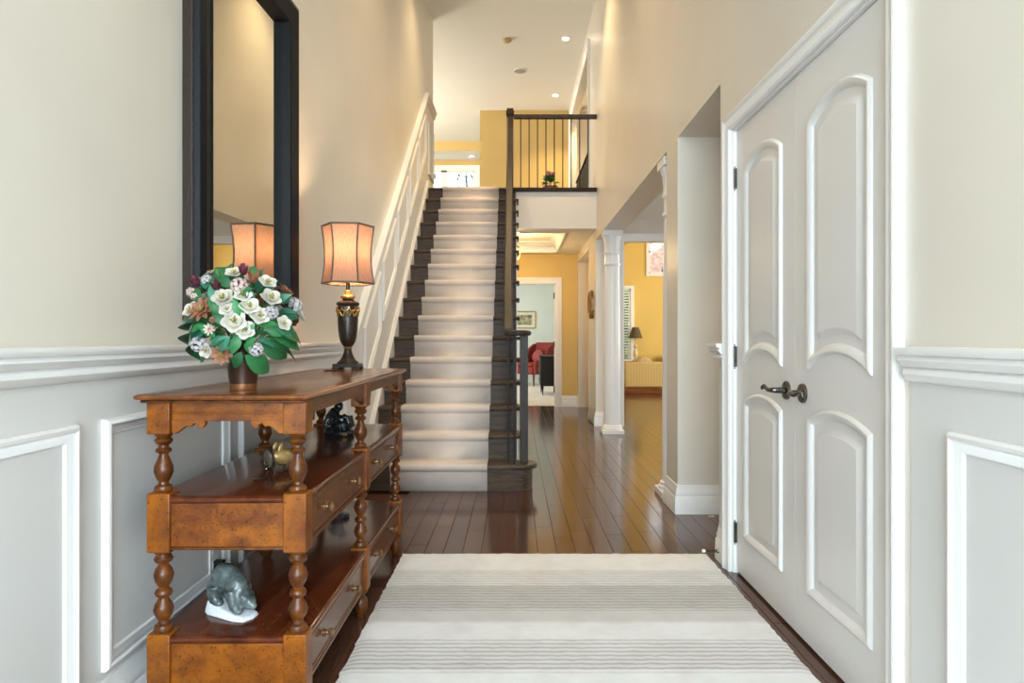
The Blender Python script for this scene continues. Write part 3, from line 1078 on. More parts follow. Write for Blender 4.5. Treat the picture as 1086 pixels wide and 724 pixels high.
UP = [(0, 0.022), (0.05, 0.025), (0.10, 0.022), (0.13, 0.014), (0.17, 0.013), (0.24, 0.020), (0.34, 0.026), (0.44, 0.025), (0.54, 0.018), (0.62, 0.0125), (0.66, 0.013), (0.68, 0.020), (0.71, 0.022), (0.74, 0.019),
      (0.76, 0.014), (0.80, 0.014), (0.83, 0.021), (0.87, 0.025), (0.91, 0.022), (0.93, 0.018), (0.96, 0.023), (1.0, 0.025)]
LO = [(0, 0.024), (0.04, 0.026), (0.08, 0.023), (0.10, 0.015), (0.14, 0.014), (0.20, 0.023), (0.27, 0.027), (0.34, 0.023), (0.40, 0.014), (0.42, 0.014), (0.44, 0.021), (0.475, 0.024), (0.51, 0.021), (0.53, 0.014), (0.55, 0.014),
      (0.62, 0.023), (0.70, 0.027), (0.77, 0.022), (0.82, 0.0135), (0.84, 0.014), (0.86, 0.022), (0.90, 0.026), (0.93, 0.022), (0.955, 0.019), (0.975, 0.025), (1.0, 0.026)]
FT = [(0, 0.014), (0.06, 0.019), (0.3, 0.026), (0.5, 0.028), (0.66, 0.024), (0.74, 0.016), (0.8, 0.016), (0.86, 0.024), (0.93, 0.026), (1.0, 0.022)]
blocks = [box(-PH, PH, -PH, PH, a, b_).mesh('post_block') for (a, b_) in [(0.836, 0.926), (0.506, 0.671), (0.11, 0.278)]]
turned = [(nm, MB().lathe(turn(a, b_, P_), 20).mesh(nm)) for nm, a, b_, P_ in (('turned_post', 0.671, 0.836, UP), ('turned_post', 0.278, 0.506, LO), ('bun_foot', 0.0, 0.11, FT))]
for sx in (-1, 1):
    for sy in (-1, 0, 1):
        for me in blocks:
            link('post_block', me, M['console_end'], ct, bevel=0.003, loc=(sx * PX, sy * PY, 0))
        for nm, me in turned:
            link(nm, me, M['console'], ct, loc=(sx * PX, sy * PY, 0))
# top
MB().box(-0.226, 0.226, -0.838, 0.838, 0.926, 0.934).build('top_moulding', M['console'], ct, 0.003)
MB().sweep([(-0.238, -0.85), (0.238, -0.85), (0.238, 0.85), (-0.238, 0.85)], [(0.012, 0.934), (0.003, 0.936), (0.0, 0.941), (0.002, 0.946), (0.008, 0.949), (0.014, 0.950)], lambda u, v, h: (u, v, h), fill=True).build('tabletop', M['console_top'], ct)
MB().sweep([(-0.195, -0.80), (0.195, -0.80), (0.195, 0.80), (-0.195, 0.80)], [(0.0, 0.9501), (0.0, 0.9505), (0.006, 0.9505), (0.006, 0.9501)], lambda u, v, h: (u, v, h)).build('inlay_band', M['drawer'], ct)
# aprons
for sy in (-1, 1):
    MB().box(-PX + PH, PX - PH, sy * (PY + 0.012) - 0.008, sy * (PY + 0.012) + 0.008, 0.872, 0.926).box(-PX + PH, PX - PH, sy * (PY + 0.014) - 0.011, sy * (PY + 0.014) + 0.011, 0.892, 0.898).build('apron', M['console_end'], ct, 0.002)
for sx in (-1, 1):
    for (a, b_) in ((-PY + PH, -PH), (PH, PY - PH)):
        MB().box(sx * (PX + 0.012) - 0.008, sx * (PX + 0.012) + 0.008, a, b_, 0.885, 0.926).build('apron', M['console'], ct, 0.002)
br = [(0, 0.0), (0.112, 0.0), (0.116, -0.010), (0.108, -0.022), (0.094, -0.024), (0.086, -0.014), (0.078, -0.010), (0.066, -0.020), (0.05, -0.018), (0.034, -0.028), (0.016, -0.040), (0.0, -0.038)]
for sy in (-1, 1):
    for s in (-1, 1):
        MB().prism([(s * (-PX + PH + u * 0.82), 0.876 + v) for u, v in br], lambda u, v, t: (u, t, v), sy * (PY + 0.012) - 0.009, sy * (PY + 0.012) + 0.009).build('scroll_bracket', M['console_end'], ct, 0.002)
for sx in (-1, 1):
    for (y0_, s) in ((-PY + PH, 1), (-PH, -1), (PH, 1), (PY - PH, -1)):
        MB().prism([(y0_ + s * u * 0.55, 0.888 + v * 1.1) for u, v in br], lambda u, v, t: (t, u, v), sx * (PX + 0.012) - 0.009, sx * (PX + 0.012) + 0.009).build('scroll_bracket', M['console'], ct, 0.002)


def knob(x, y, z, parent):
    mb = MB()
    mb.M = Matrix.Translation((x, y, z)) @ Matrix.Rotation(PI / 2, 4, 'Y')
    mb.lathe([(0.013, 0.0), (0.013, 0.004), (0.007, 0.006), (0.006, 0.012), (0.010, 0.015), (0.0155, 0.020), (0.016, 0.024), (0.012, 0.028), (0.009, 0.0275), (0.008, 0.030), (0.0, 0.031)], 16)
    mb.build('knob', M['knob'], parent)


M['knob'] = plain('antique_brass_knob', (0.22, 0.115, 0.05), 0.28, 0.55)
for (z0, z1) in ((0.512, 0.655), (0.118, 0.262)):
    # shelf board with moulded edge
    MB().sweep([(-PX - 0.030, -PY - 0.030), (PX + 0.030, -PY - 0.030), (PX + 0.030, PY + 0.030), (-PX - 0.030, PY + 0.030)],
               [(0.012, z1 - 0.012), (0.004, z1 - 0.009), (0.0, z1 - 0.003), (0.0, z1 + 0.002), (0.006, z1 + 0.008), (0.012, z1 + 0.010)], lambda u, v, h: (u, v, h), fill=True).build('shelf', M['shelf'], ct)
    # end panels and back
    for sy in (-1, 1):
        MB().box(-PX + PH - 0.004, PX - PH + 0.004, sy * (PY + 0.014) - 0.008, sy * (PY + 0.014) + 0.008, z0 + 0.008, z1 - 0.012).build('end_panel', M['console_end'], ct, 0.002)
        MB().box(-PX + PH - 0.004, PX - PH + 0.004, sy * (PY + 0.016) - 0.009, sy * (PY + 0.016) + 0.009, z0, z0 + 0.008).build('end_moulding', M['console'], ct, 0.002)
    MB().box(-PX - 0.02, -PX - 0.006, -PY + PH, PY - PH, z0, z1 - 0.012).build('back_panel', M['drawer'], ct)
    MB().box(-PX - 0.02, PX + 0.012, -PY, PY, z0, z0 + 0.010).build('bottom_panel', M['shelf'], ct)
    MB().box(-PX + 0.05, PX, -0.01, 0.01, z0 + 0.010, z1 - 0.012).build('divider', M['shelf'], ct)
    # frame rails round the drawers
    for (a, b_) in ((-PY + PH, -PH), (PH, PY - PH)):
        MB().box(PX + 0.002, PX + 0.022, a, b_, z0, z0 + 0.014).build('drawer_rail', M['console'], ct, 0.002)
        MB().box(PX + 0.002, PX + 0.022, a, b_, z1 - 0.022, z1 - 0.012).build('drawer_rail', M['console'], ct, 0.002)
        d = MB().sweep([(a + 0.004, z0 + 0.016), (b_ - 0.004, z0 + 0.016), (b_ - 0.004, z1 - 0.024), (a + 0.004, z1 - 0.024)],
                       [(0.0, -0.02), (0.0, 0.0), (0.003, 0.003), (0.008, 0.003), (0.010, 0.0), (0.012, 0.0)], lambda u, v, h: (PX + 0.018 + h, u, v), fill=True).build('drawer', M['drawer'], ct)
        zc = (z0 + z1) / 2 - 0.004
        L = b_ - a
        knob(PX + 0.018, a + 0.17, zc, d)
        knob(PX + 0.018, b_ - 0.17, zc, d)

# ------------------------------------------------------------------ mirror on the left wall
MW, MH = 0.985, 1.53
mi = thing('wall_mirror', 'tall rectangular wall mirror in a black moulded frame', 'mirror', (XL + 0.001, 2.285, 1.165), R(-2.0))
fM = lambda u, v, h: (h, u, v)
mp_ = [(0, 0), (MW, 0), (MW, MH), (0, MH)]
MB().sweep(mp_, [(0.0, 0.0), (0.0, 0.030), (0.003, 0.034), (0.006, 0.034), (0.009, 0.028)], fM).build('outer_edge', M['bronze_edge'], mi)
MB().sweep(mp_, [(0.008, 0.0), (0.008, 0.034), (0.018, 0.052), (0.045, 0.062), (0.080, 0.052), (0.105, 0.046), (0.112, 0.052), (0.120, 0.048), (0.124, 0.008)], fM).build('frame', M['black_frame'], mi)
MB().box(0.0, 0.006, 0.02, MW - 0.02, 0.02, MH - 0.02).build('backing_board', M['black_frame'], mi)
MB().box(0.007, 0.009, 0.115, MW - 0.115, 0.115, MH - 0.115).build('mirror_glass', M['mirror'], mi)

# ------------------------------------------------------------------ table lamp
LX, LY, LZ = -0.836, 3.40, 0.9506
la = thing('table_lamp', 'table lamp with lit tan hexagonal shade and dark urn base on console', 'lamp', (LX, LY, LZ))
M['lamp_dark'] = plain('oiled_bronze', (0.030, 0.020, 0.015), 0.30, 0.35, 0.5, 0.4, 60)
M['gold'] = plain('antique_gold', (0.52, 0.31, 0.10), 0.32, 0.85, 0.5, 0.3, 80)
M['shade_trim'] = plain('brown_braid', (0.13, 0.085, 0.06), 0.8)
mb = MB()
for sx in (-1, 1):
    for sy in (-1, 1):
        mb.box(sx * 0.048 - 0.017, sx * 0.048 + 0.017, sy * 0.048 - 0.017, sy * 0.048 + 0.017, 0, 0.014)
mb.box(-0.062, 0.062, -0.062, 0.062, 0.010, 0.030)
mb.build('foot', M['lamp_dark'], la, 0.003)
MB().lathe([(0.055, 0.030), (0.053, 0.036), (0.040, 0.046), (0.030, 0.062), (0.023, 0.080), (0.019, 0.096), (0.017, 0.104)], 24).build('pedestal', M['lamp_dark'], la)
MB().lathe([(0.017, 0.103), (0.022, 0.106), (0.023, 0.110), (0.018, 0.114)], 24).build('collar', M['gold'], la)
MB().lathe([(0.018, 0.113), (0.026, 0.120), (0.037, 0.138), (0.044, 0.165), (0.048, 0.20), (0.050, 0.24), (0.0505, 0.262), (0.049, 0.265), (0.049, 0.315), (0.056, 0.322), (0.058, 0.328), (0.056, 0.334), (0.044, 0.340), (0.030, 0.346), (0.026, 0.352)], 28).build('urn', M['lamp_dark'], la)
fg = MB()
for k in range(10):
    a0 = 2 * PI * k / 10
    for s in (-1, 1):
        pts = []
        for i in range(12):
            t = i / 11
            ang = a0 + s * (0.05 + 0.22 * math.sin(t * PI * 1.15))
            z = 0.266 + 0.046 * t + 0.006 * math.sin(t * 2 * PI)
            rr = 0.0505 + 0.006 * t
            pts.append((rr * math.cos(ang), rr * math.sin(ang), z))
        fg.tube(pts, 0.0036, 6)
    fg.ball((0.054 * math.cos(a0 + 0.31), 0.054 * math.sin(a0 + 0.31), 0.292), 0.006, 8, 6)
fg.build('gold_filigree', M['gold'], la)
MB().lathe([(0.026, 0.351), (0.034, 0.356), (0.036, 0.363), (0.032, 0.369), (0.020, 0.374), (0.014, 0.384), (0.017, 0.390), (0.012, 0.396)], 24).build('neck_cap', M['gold'], la)
MB().lathe([(0.010, 0.394), (0.010, 0.47), (0.015, 0.475), (0.015, 0.50), (0.006, 0.505), (0.003, 0.72), (0.003, 0.725)], 14).build('stem', M['lamp_dark'], la)
MB().lathe([(0.003, 0.716), (0.012, 0.719), (0.010, 0.724), (0.004, 0.727), (0.007, 0.731), (0.0, 0.737)], 14).build('finial', M['gold'], la)


def shade_r(t):   # waisted outline, t 0 bottom .. 1 top
    return 0.127 - 0.015 * math.sin(PI * min(1, t * 1.02)) - 0.0 * t


def shade_mat():
    m, nt, b = new_mat('tan_lamp_fabric')
    nz = noise(nt, 40, 3, 0.6, (9, 9, 0.8))
    r = ramp(nt, nz.outputs['Fac'], [(0.3, (0.34, 0.165, 0.095)), (0.7, (0.46, 0.25, 0.155))])
    nt.links.new(r.outputs[0], b.inputs['Base Color'])
    b.inputs['Roughness'].default_value = 0.85
    tr = N(nt, 'ShaderNodeBsdfTranslucent')
    nt.links.new(r.outputs[0], tr.inputs[0])
    mx = N(nt, 'ShaderNodeMixShader')
    mx.inputs[0].default_value = 0.075
    nt.links.new(b.outputs[0], mx.inputs[1])
    nt.links.new(tr.outputs[0], mx.inputs[2])
    nt.links.new(mx.outputs[0], nt.nodes['Material Output'].inputs[0])
    return m


zs0, zs1 = 0.430, 0.715
NV = 14
vs, fs = [], []
for i in range(NV + 1):
    t = i / NV
    for k in range(6):
        a = PI / 3 * k
        vs.append((shade_r(t) * math.cos(a), shade_r(t) * math.sin(a), zs0 + (zs1 - zs0) * t))
for i in range(NV):
    for k in range(6):
        k2 = (k + 1) % 6
        fs.append((i * 6 + k, i * 6 + k2, (i + 1) * 6 + k2, (i + 1) * 6 + k))
sh = MB().add(vs, fs).build('lamp_shade', shade_mat(), la, angle=30, rot=(0, 0, R(6)))
tb = MB()
for k in range(6):
    a = PI / 3 * k
    tb.tube([((shade_r(i / NV) + 0.001) * math.cos(a), (shade_r(i / NV) + 0.001) * math.sin(a), zs0 + (zs1 - zs0) * i / NV) for i in range(NV + 1)], 0.0042, 6)
for t in (0, 1):
    tb.tube([((shade_r(t) + 0.001) * math.cos(PI / 3 * k), (shade_r(t) + 0.001) * math.sin(PI / 3 * k), zs0 + (zs1 - zs0) * t) for k in range(6)], 0.0052, 6, closed=True)
tb.build('shade_braid', M['shade_trim'], sh)
MB().ball((0, 0, 0.565), (0.026, 0.026, 0.034)).build('bulb', emit('lamp_bulb', (1.0, 0.78, 0.45), 5), la)
point('lamp_light', (LX, LY, LZ + 0.60), 8.5, (1.0, 0.76, 0.48), 0.03)

# flat black coaster tray under the lamp
MB().box(-0.075, -0.01, -0.17, -0.09, 0, 0.004).build('flat_tray', M['black_frame'], None, 0.001, loc=(LX, LY, LZ))
tag(bpy.data.objects['flat_tray'], 'small flat black card lying beside the lamp foot', 'card')

# ------------------------------------------------------------------ flower arrangement
FX, FY, FZ = -0.812, 2.03, 0.9507
fa = thing('flower_arrangement', 'mixed white and copper flowers with green leaves in bronze vase', 'flowers', (FX, FY, FZ))
M['vase'] = plain('brown_bronze_vase', (0.055, 0.025, 0.014), 0.28, 0.5, 0.5, 0.35, 20)
M['vase_rim'] = plain('copper_vase_foot', (0.22, 0.085, 0.028), 0.35, 0.5)
MB().lathe([(0.0, 0.001), (0.036, 0.001), (0.038, 0.010), (0.0385, 0.014), (0.052, 0.122), (0.054, 0.126), (0.049, 0.126), (0.046, 0.118), (0.0, 0.116)], 32).build('vase', M['vase'], fa)
MB().lathe([(0.0375, 0.0), (0.0385, 0.003), (0.0395, 0.018), (0.038, 0.019)], 32).build('vase_foot', M['vase_rim'], fa)


def two_tone(name, c1, c2, rough=0.6, trans=0.0):
    m, nt, b = new_mat(name)
    oi = N(nt, 'ShaderNodeObjectInfo')
    r = ramp(nt, oi.outputs['Random'], [(0, c1), (1, c2)])
    nz = noise(nt, 60, 3)
    r2 = ramp(nt, nz.outputs['Fac'], [(0.3, (0.8, 0.8, 0.8)), (0.7, (1.1, 1.1, 1.1))])
    mx = N(nt, 'ShaderNodeMixRGB', blend_type='MULTIPLY')
    mx.inputs[0].default_value = 1
    nt.links.new(r.outputs[0], mx.inputs[1])
    nt.links.new(r2.outputs[0], mx.inputs[2])
    nt.links.new(mx.outputs[0], b.inputs['Base Color'])
    b.inputs['Roughness'].default_value = rough
    return m


M['leaf'] = two_tone('green_leaf', (0.008, 0.072, 0.018), (0.032, 0.200, 0.055), 0.5)
M['leaf_blue'] = two_tone('blue_green_leaf', (0.015, 0.105, 0.055), (0.045, 0.205, 0.120), 0.5)
M['pet_white'] = two_tone('cream_petal', (0.46, 0.41, 0.33), (0.60, 0.56, 0.47))
M['pet_copper'] = two_tone('copper_petal', (0.22, 0.075, 0.035), (0.36, 0.15, 0.08))
M['pet_wine'] = two_tone('wine_petal', (0.085, 0.012, 0.022), (0.14, 0.022, 0.04))
M['pet_pink'] = two_tone('dusty_pink_petal', (0.50, 0.36, 0.32), (0.62, 0.47, 0.42))
M['pet_lilac'] = two_tone('grey_lilac_petal', (0.36, 0.32, 0.33), (0.48, 0.44, 0.44))
M['stamen'] = plain('olive_stamen', (0.30, 0.26, 0.05), 0.6)


def petal_pts(l, wd, cup, n=5):
    """a cupped petal along +x, rising in z; grid (n+1) x 3"""
    vs, fs = [], []
    for i in range(n + 1):
        t = i / n
        half = wd * math.sin(PI * min(0.97, 0.10 + 0.86 * t)) ** 0.75 * 0.5
        x = l * (t - 0.12 * cup * t * t)
        z = cup * l * (t ** 1.6) * 0.6 - (0.18 * l * max(0, t - 0.7) if cup < 0.8 else 0)
        vs += [(x, -half, z + 0.18 * half), (x, 0, z - 0.10 * half), (x, half, z + 0.18 * half)]
    for i in range(n):
        for j in range(2):
            a = i * 3 + j
            fs.append((a, a + 1, a + 4, a + 3))
    return vs, fs


def blossom(layers):
    """layers: [(count, length, width, cup, phase, lift)] -> petals about +z"""
    mb = MB()
    for (cn, l, wd, cup, ph, lift) in layers:
        vs, fs = petal_pts(l, wd, cup)
        for k in range(cn):
            a = 2 * PI * k / cn + ph
            mb.M = Matrix.Translation((0, 0, lift)) @ Matrix.Rotation(a, 4, 'Z')
            mb.add(vs, fs)
    mb.M = None
    return mb


fm = {}
fm['white'] = blossom([(5, 0.031, 0.030, 0.55, 0, 0.0), (4, 0.020, 0.022, 1.0, 0.5, 0.002)]).mesh('flower', angle=80, recalc=False)
fm['copper'] = blossom([(9, 0.040, 0.015, 0.35, 0, 0.0), (8, 0.032, 0.014, 0.75, 0.3, 0.003), (5, 0.020, 0.011, 1.3, 0.1, 0.004)]).mesh('flower', angle=80, recalc=False)
fm['bud'] = blossom([(4, 0.036, 0.030, 2.6, 0, 0), (3, 0.034, 0.028, 3.0, 0.6, 0.0)]).mesh('flower', angle=80, recalc=False)
cl = MB()
rq = random.Random(3)
pv, pf = petal_pts(0.009, 0.010, 0.5, 3)
for i in range(26):
    t = math.acos(1 - 1.1 * (i + 0.5) / 26)
    a = i * 2.4
    d = Vector((math.sin(t) * math.cos(a), math.sin(t) * math.sin(a), math.cos(t)))
    q = d.to_track_quat('Z', 'Y').to_matrix().to_4x4()
    for k in range(4):
        cl.M = Matrix.Translation(d * 0.026) @ q @ Matrix.Rotation(k * PI / 2, 4, 'Z')
        cl.add(pv, pf)
cl.M = None
fm['cluster'] = cl.mesh('flower', angle=80, recalc=False)
sm_ = MB()
for i in range(14):
    t = math.acos(1 - 1.4 * (i + 0.5) / 14)
    a = i * 2.4
    sm_.ball((0.014 * math.sin(t) * math.cos(a), 0.014 * math.sin(t) * math.sin(a), 0.014 * math.cos(t)), 0.0065, 7, 5)
fm['berries'] = sm_.mesh('flower')
cen = MB()
for i in range(7):
    a = i * 2.4
    r_ = 0.0035 * math.sqrt(i)
    cen.tube([(0, 0, 0), (r_ * math.cos(a), r_ * math.sin(a), 0.012)], 0.0012, 5)
    cen.ball((r_ * math.cos(a), r_ * math.sin(a), 0.013), 0.0022, 6, 5)
cen_me = cen.mesh('flower_centre')
cen_me.materials.append(M['stamen'])

CEN = Vector((0, 0.01, 0.205))
SC = 353.0
fl_list = [
    ('white', 'pet_white', 260, 294, 1.0), ('white', 'pet_white', 256, 320, 1.2), ('white', 'pet_white', 268, 343, 1.35), ('white', 'pet_white', 261, 331, 0.9), ('white', 'pet_white', 281, 328, 1.1),
    ('white', 'pet_white', 290, 337, 1.1), ('white', 'pet_white', 292, 303, 1.05), ('white', 'pet_white', 298, 319, 1.15), ('white', 'pet_white', 221, 331, 0.95), ('white', 'pet_white', 277, 351, 1.1), ('white', 'pet_white', 309, 344, 0.9),
    ('white', 'pet_white', 225, 291, 0.8), ('white', 'pet_white', 274, 317, 1.0), ('white', 'pet_white', 236, 371, 0.85),
    ('copper', 'pet_copper', 235, 331, 1.15), ('copper', 'pet_copper', 252, 374, 0.95), ('copper', 'pet_pink', 243, 350, 0.55),
    ('bud', 'pet_wine', 224, 306, 0.62), ('bud', 'pet_wine', 269, 295, 0.6), ('bud', 'pet_wine', 249, 311, 0.6), ('bud', 'pet_copper', 280, 303, 0.66),
    ('cluster', 'pet_pink', 269, 307, 0.9), ('cluster', 'pet_lilac', 300, 333, 0.75), ('cluster', 'pet_lilac', 285, 370, 0.75), ('cluster', 'pet_lilac', 228, 365, 0.85), ('cluster', 'pet_lilac', 232, 300, 0.6),
    ('berries', 'pet_pink', 215, 312, 0.8), ('berries', 'pet_pink', 222, 317, 0.6), ('berries', 'pet_copper', 247, 341, 0.6)]
flower_cache = {}


def surf(px, py, rad=1.0):
    """front of the bouquet ellipsoid for a spot given by its offset from the vase axis"""
    lx, lz = (px - 258) / SC, (413 - py) / SC
    q = 1 - ((lx - CEN.x) / 0.175) ** 2 - ((lz - CEN.z) / 0.165) ** 2
    ly = CEN.y - 0.135 * math.sqrt(max(q, 0.0)) * rad
    return Vector((lx, ly, lz))


stem_mb = MB()
for (kind, mt, px, py, s) in fl_list:
    key = (kind, mt)
    if key not in flower_cache:
        me = fm[kind].copy()
        me.materials.clear()
        me.materials.append(M[mt])
        flower_cache[key] = me
    p = surf(px, py) + Vector((0.002, -0.014, 0))
    d = (p - Vector((0, 0.02, 0.17)))
    d = (d.normalized() + Vector((0.15, -0.25, 0.25))).normalized()
    o = link('flower', flower_cache[key], None, fa)
    o.location = p
    o.rotation_mode = 'QUATERNION'
    o.rotation_quaternion = d.to_track_quat('Z', 'Y') @ Euler((0, 0, rnd.random() * 6)).to_quaternion()
    s *= 0.92
    o.scale = (s, s, s)
    if kind in ('white', 'copper'):
        link('flower_centre', cen_me, None, o)
    stem_mb.tube([(p.x * 0.15, 0.0, 0.11), (p.x * 0.5, p.y * 0.4, 0.11 + (p.z - 0.11) * 0.6), tuple(p - d * 0.004)], 0.0016, 5)
# rear half of the bouquet, so that it is full from every side
for i in range(14):
    a = PI * (i + 0.5) / 14
    el = 0.25 + 0.9 * ((i * 0.618) % 1)
    p = CEN + Vector((0.165 * math.cos(a) * math.cos(el), 0.125 * math.sin(a) * math.cos(el), 0.15 * math.sin(el) - 0.02))
    kind, mt = [('white', 'pet_white'), ('copper', 'pet_copper'), ('cluster', 'pet_lilac')][i % 3]
    if (kind, mt) not in flower_cache:
        continue
    d = (p - Vector((0, 0, 0.15))).normalized()
    o = link('flower', flower_cache[(kind, mt)], None, fa)
    o.location = p
    o.rotation_mode = 'QUATERNION'
    o.rotation_quaternion = d.to_track_quat('Z', 'Y')
    stem_mb.tube([(0, 0, 0.11), tuple(p)], 0.0016, 5)
stem_mb.build('stems', plain('stem_green', (0.03, 0.09, 0.02), 0.6), fa)

lf = MB()
nL = 7
vs, fs = [], []
for i in range(nL + 1):
    t = i / nL
    half = 0.25 * math.sin(PI * min(1, t ** 0.8)) * (1 - 0.15 * t) + 0.004
    z = 0.10 * math.sin(PI * t * 0.9) - 0.16 * t * t
    vs += [(t, -half, z + half * 0.35), (t, 0, z), (t, half, z + half * 0.35)]
for i in range(nL):
    for j in range(2):
        a = i * 3 + j
        fs.append((a, a + 1, a + 4, a + 3))
leaf_me = lf.add(vs, fs).mesh('leaf', angle=80, recalc=False)
lm1, lm2 = leaf_me.copy(), leaf_me.copy()
lm1.materials.append(M['leaf'])
lm2.materials.append(M['leaf_blue'])
rg = random.Random(12)


def leaf(p, d, size, kind=0, roll=0.0, parent=fa):
    o = link('leaf', lm2 if kind else lm1, None, parent)
    o.location = p
    d = Vector(d).normalized()
    zax = Vector((0.2, -0.85, 0.5))
    zax = (zax - d * zax.dot(d)).normalized()
    yax = zax.cross(d)
    mrot = Matrix((d, yax, zax)).transposed()
    o.rotation_mode = 'QUATERNION'
    o.rotation_quaternion = mrot.to_quaternion() @ Euler((roll, 0, 0)).to_quaternion()
    o.scale = (size, size, size)


# (base px, tip px, size kind)
lv = [(226, 340, 198, 347, 1), (224, 352, 201, 360, 1), (232, 360, 211, 372, 1), (240, 372, 222, 380, 1), (292, 366, 315, 380, 0), (300, 352, 318, 362, 0), (250, 296, 240, 283, 0), (238, 341, 199, 348, 1), (236, 349, 203, 359, 1), (239, 351, 214, 366, 1), (236, 338, 212, 339, 1), (250, 301, 241, 287, 0), (247, 306, 236, 292, 0), (255, 300, 244, 288, 0), (262, 307, 248, 301, 0), (226, 322, 216, 317, 0), (282, 297, 271, 287, 0),
      (258, 350, 240, 341, 0), (262, 346, 250, 337, 0), (258, 358, 244, 366, 1), (262, 357, 247, 372, 1), (268, 365, 247, 368, 1), (276, 362, 283, 350, 0), (285, 360, 298, 367, 1), (280, 357, 296, 354, 0), (292, 352, 312, 350, 0), (298, 357, 317, 369, 0),
      (294, 358, 309, 371, 0), (288, 362, 304, 377, 0), (272, 376, 285, 392, 0), (270, 372, 264, 383, 0), (276, 374, 281, 366, 0), (270, 355, 266, 367, 0), (264, 318, 272, 314, 0), (284, 322, 276, 314, 1), (262, 333, 270, 320, 0), (225, 362, 211, 379, 0),
      (248, 322, 243, 310, 1), (230, 322, 220, 310, 0), (237, 345, 226, 352, 0), (300, 347, 313, 356, 1), (262, 366, 256, 380, 1), (246, 358, 236, 350, 0), (286, 346, 300, 345, 0), (254, 336, 247, 327, 0), (276, 338, 272, 330, 0), (232, 309, 222, 296, 1)]
for (bx, by, tx, ty, kd) in lv:
    p0 = surf(bx, by, 1.0)
    p1 = surf(tx, ty, 1.05)
    p0 += Vector((0.002, -0.004, 0))
    p1 += Vector((0.002, -0.008, 0))
    d = p1 - p0
    size = max(0.062, min(d.length * 1.25, 0.125))
    leaf(p0, d, size, kd, rg.uniform(-0.5, 0.5))
for i in range(44):                     # inner and rear leaves fill the gaps
    a = rg.uniform(0, 2 * PI)
    el = rg.uniform(-0.35, 1.3)
    d = Vector((math.cos(a) * math.cos(el), math.sin(a) * math.cos(el), math.sin(el)))
    p = CEN + Vector((d.x * 0.10, d.y * 0.075, d.z * 0.10))
    leaf(p, d + Vector((0, 0, -0.2)), rg.uniform(0.055, 0.075), i % 2, rg.uniform(-0.6, 0.6))

# ------------------------------------------------------------------ sculptures on the console
def sculpt(name, mb, mat, parent, voxel, smooth=8):
    o = mb.build(name, mat, parent)
    r = o.modifiers.new('remesh', 'REMESH')
    r.mode = 'VOXEL'
    r.voxel_size = voxel
    r.use_smooth_shade = True
    if smooth:
        s = o.modifiers.new('smooth', 'SMOOTH')
        s.factor = 0.5
        s.iterations = smooth
    return o


def stone(name, c1, c2, rough, scale=25):
    m, nt, b = new_mat(name)
    nz = noise(nt, scale, 6, 0.65)
    nz.inputs['Distortion'].default_value = 1.0
    r = ramp(nt, nz.outputs['Fac'], [(0.35, c1), (0.65, c2)])
    nt.links.new(r.outputs[0], b.inputs['Base Color'])
    b.inputs['Roughness'].default_value = rough
    return m


be = thing('bear_sculpture', 'green stone bear sculpture on a white stone base, lower shelf', 'sculpture', (-0.85, 2.05, 0.2722))
be.rotation_euler = (0, 0, R(-28))
mb = MB()
base = [(-0.085, -0.036), (-0.06, -0.046), (0.05, -0.046), (0.082, -0.034), (0.088, 0.0), (0.075, 0.034), (-0.06, 0.044), (-0.088, 0.03)]
n = len(base)
vs = [(x, y, 0) for x, y in base] + [(x * 0.92, y * 0.86, 0.040 - (x + 0.088) * 0.17) for x, y in base]
fs = [tuple(range(n))[::-1], tuple(range(n, 2 * n))] + [(i, (i + 1) % n, n + (i + 1) % n, n + i) for i in range(n)]
mb.add(vs, fs).build('base', stone('white_alabaster', (0.62, 0.66, 0.70), (0.80, 0.82, 0.84), 0.5), be, 0.006, seg=3)
mb = MB()
mb.ball((-0.030, 0, 0.105), (0.050, 0.036, 0.044), rot=Euler((0, R(15), 0)))
mb.ball((-0.050, 0, 0.088), (0.036, 0.036, 0.040))
mb.ball((0.012, 0, 0.092), (0.042, 0.033, 0.036), rot=Euler((0, R(30), 0)))
mb.ball((0.042, 0, 0.066), (0.028, 0.024, 0.024), rot=Euler((0, R(40), 0)))
mb.ball((0.066, 0, 0.050), (0.024, 0.021, 0.020))
mb.ball((0.084, 0, 0.040), (0.014, 0.012, 0.011))
for s in (-1, 1):
    mb.ball((0.062, s * 0.018, 0.068), (0.006, 0.007, 0.008))
    mb.tube([(-0.052, s * 0.022, 0.085), (-0.055, s * 0.025, 0.058), (-0.045, s * 0.025, 0.036)], [0.027, 0.021, 0.017], 12)
    mb.ball((-0.036, s * 0.025, 0.036), (0.020, 0.015, 0.013))
    mb.tube([(0.018, s * 0.022, 0.080), (0.030, s * 0.024, 0.050), (0.036, s * 0.024, 0.028)], [0.024, 0.018, 0.015], 12)
    mb.ball((0.046, s * 0.024, 0.025), (0.019, 0.013, 0.011))
mb.ball((-0.082, 0, 0.10), (0.008, 0.007, 0.009))
sculpt('bear', mb, stone('green_serpentine', (0.028, 0.035, 0.030), (0.13, 0.165, 0.16), 0.16, 16), be, 0.004, 5)

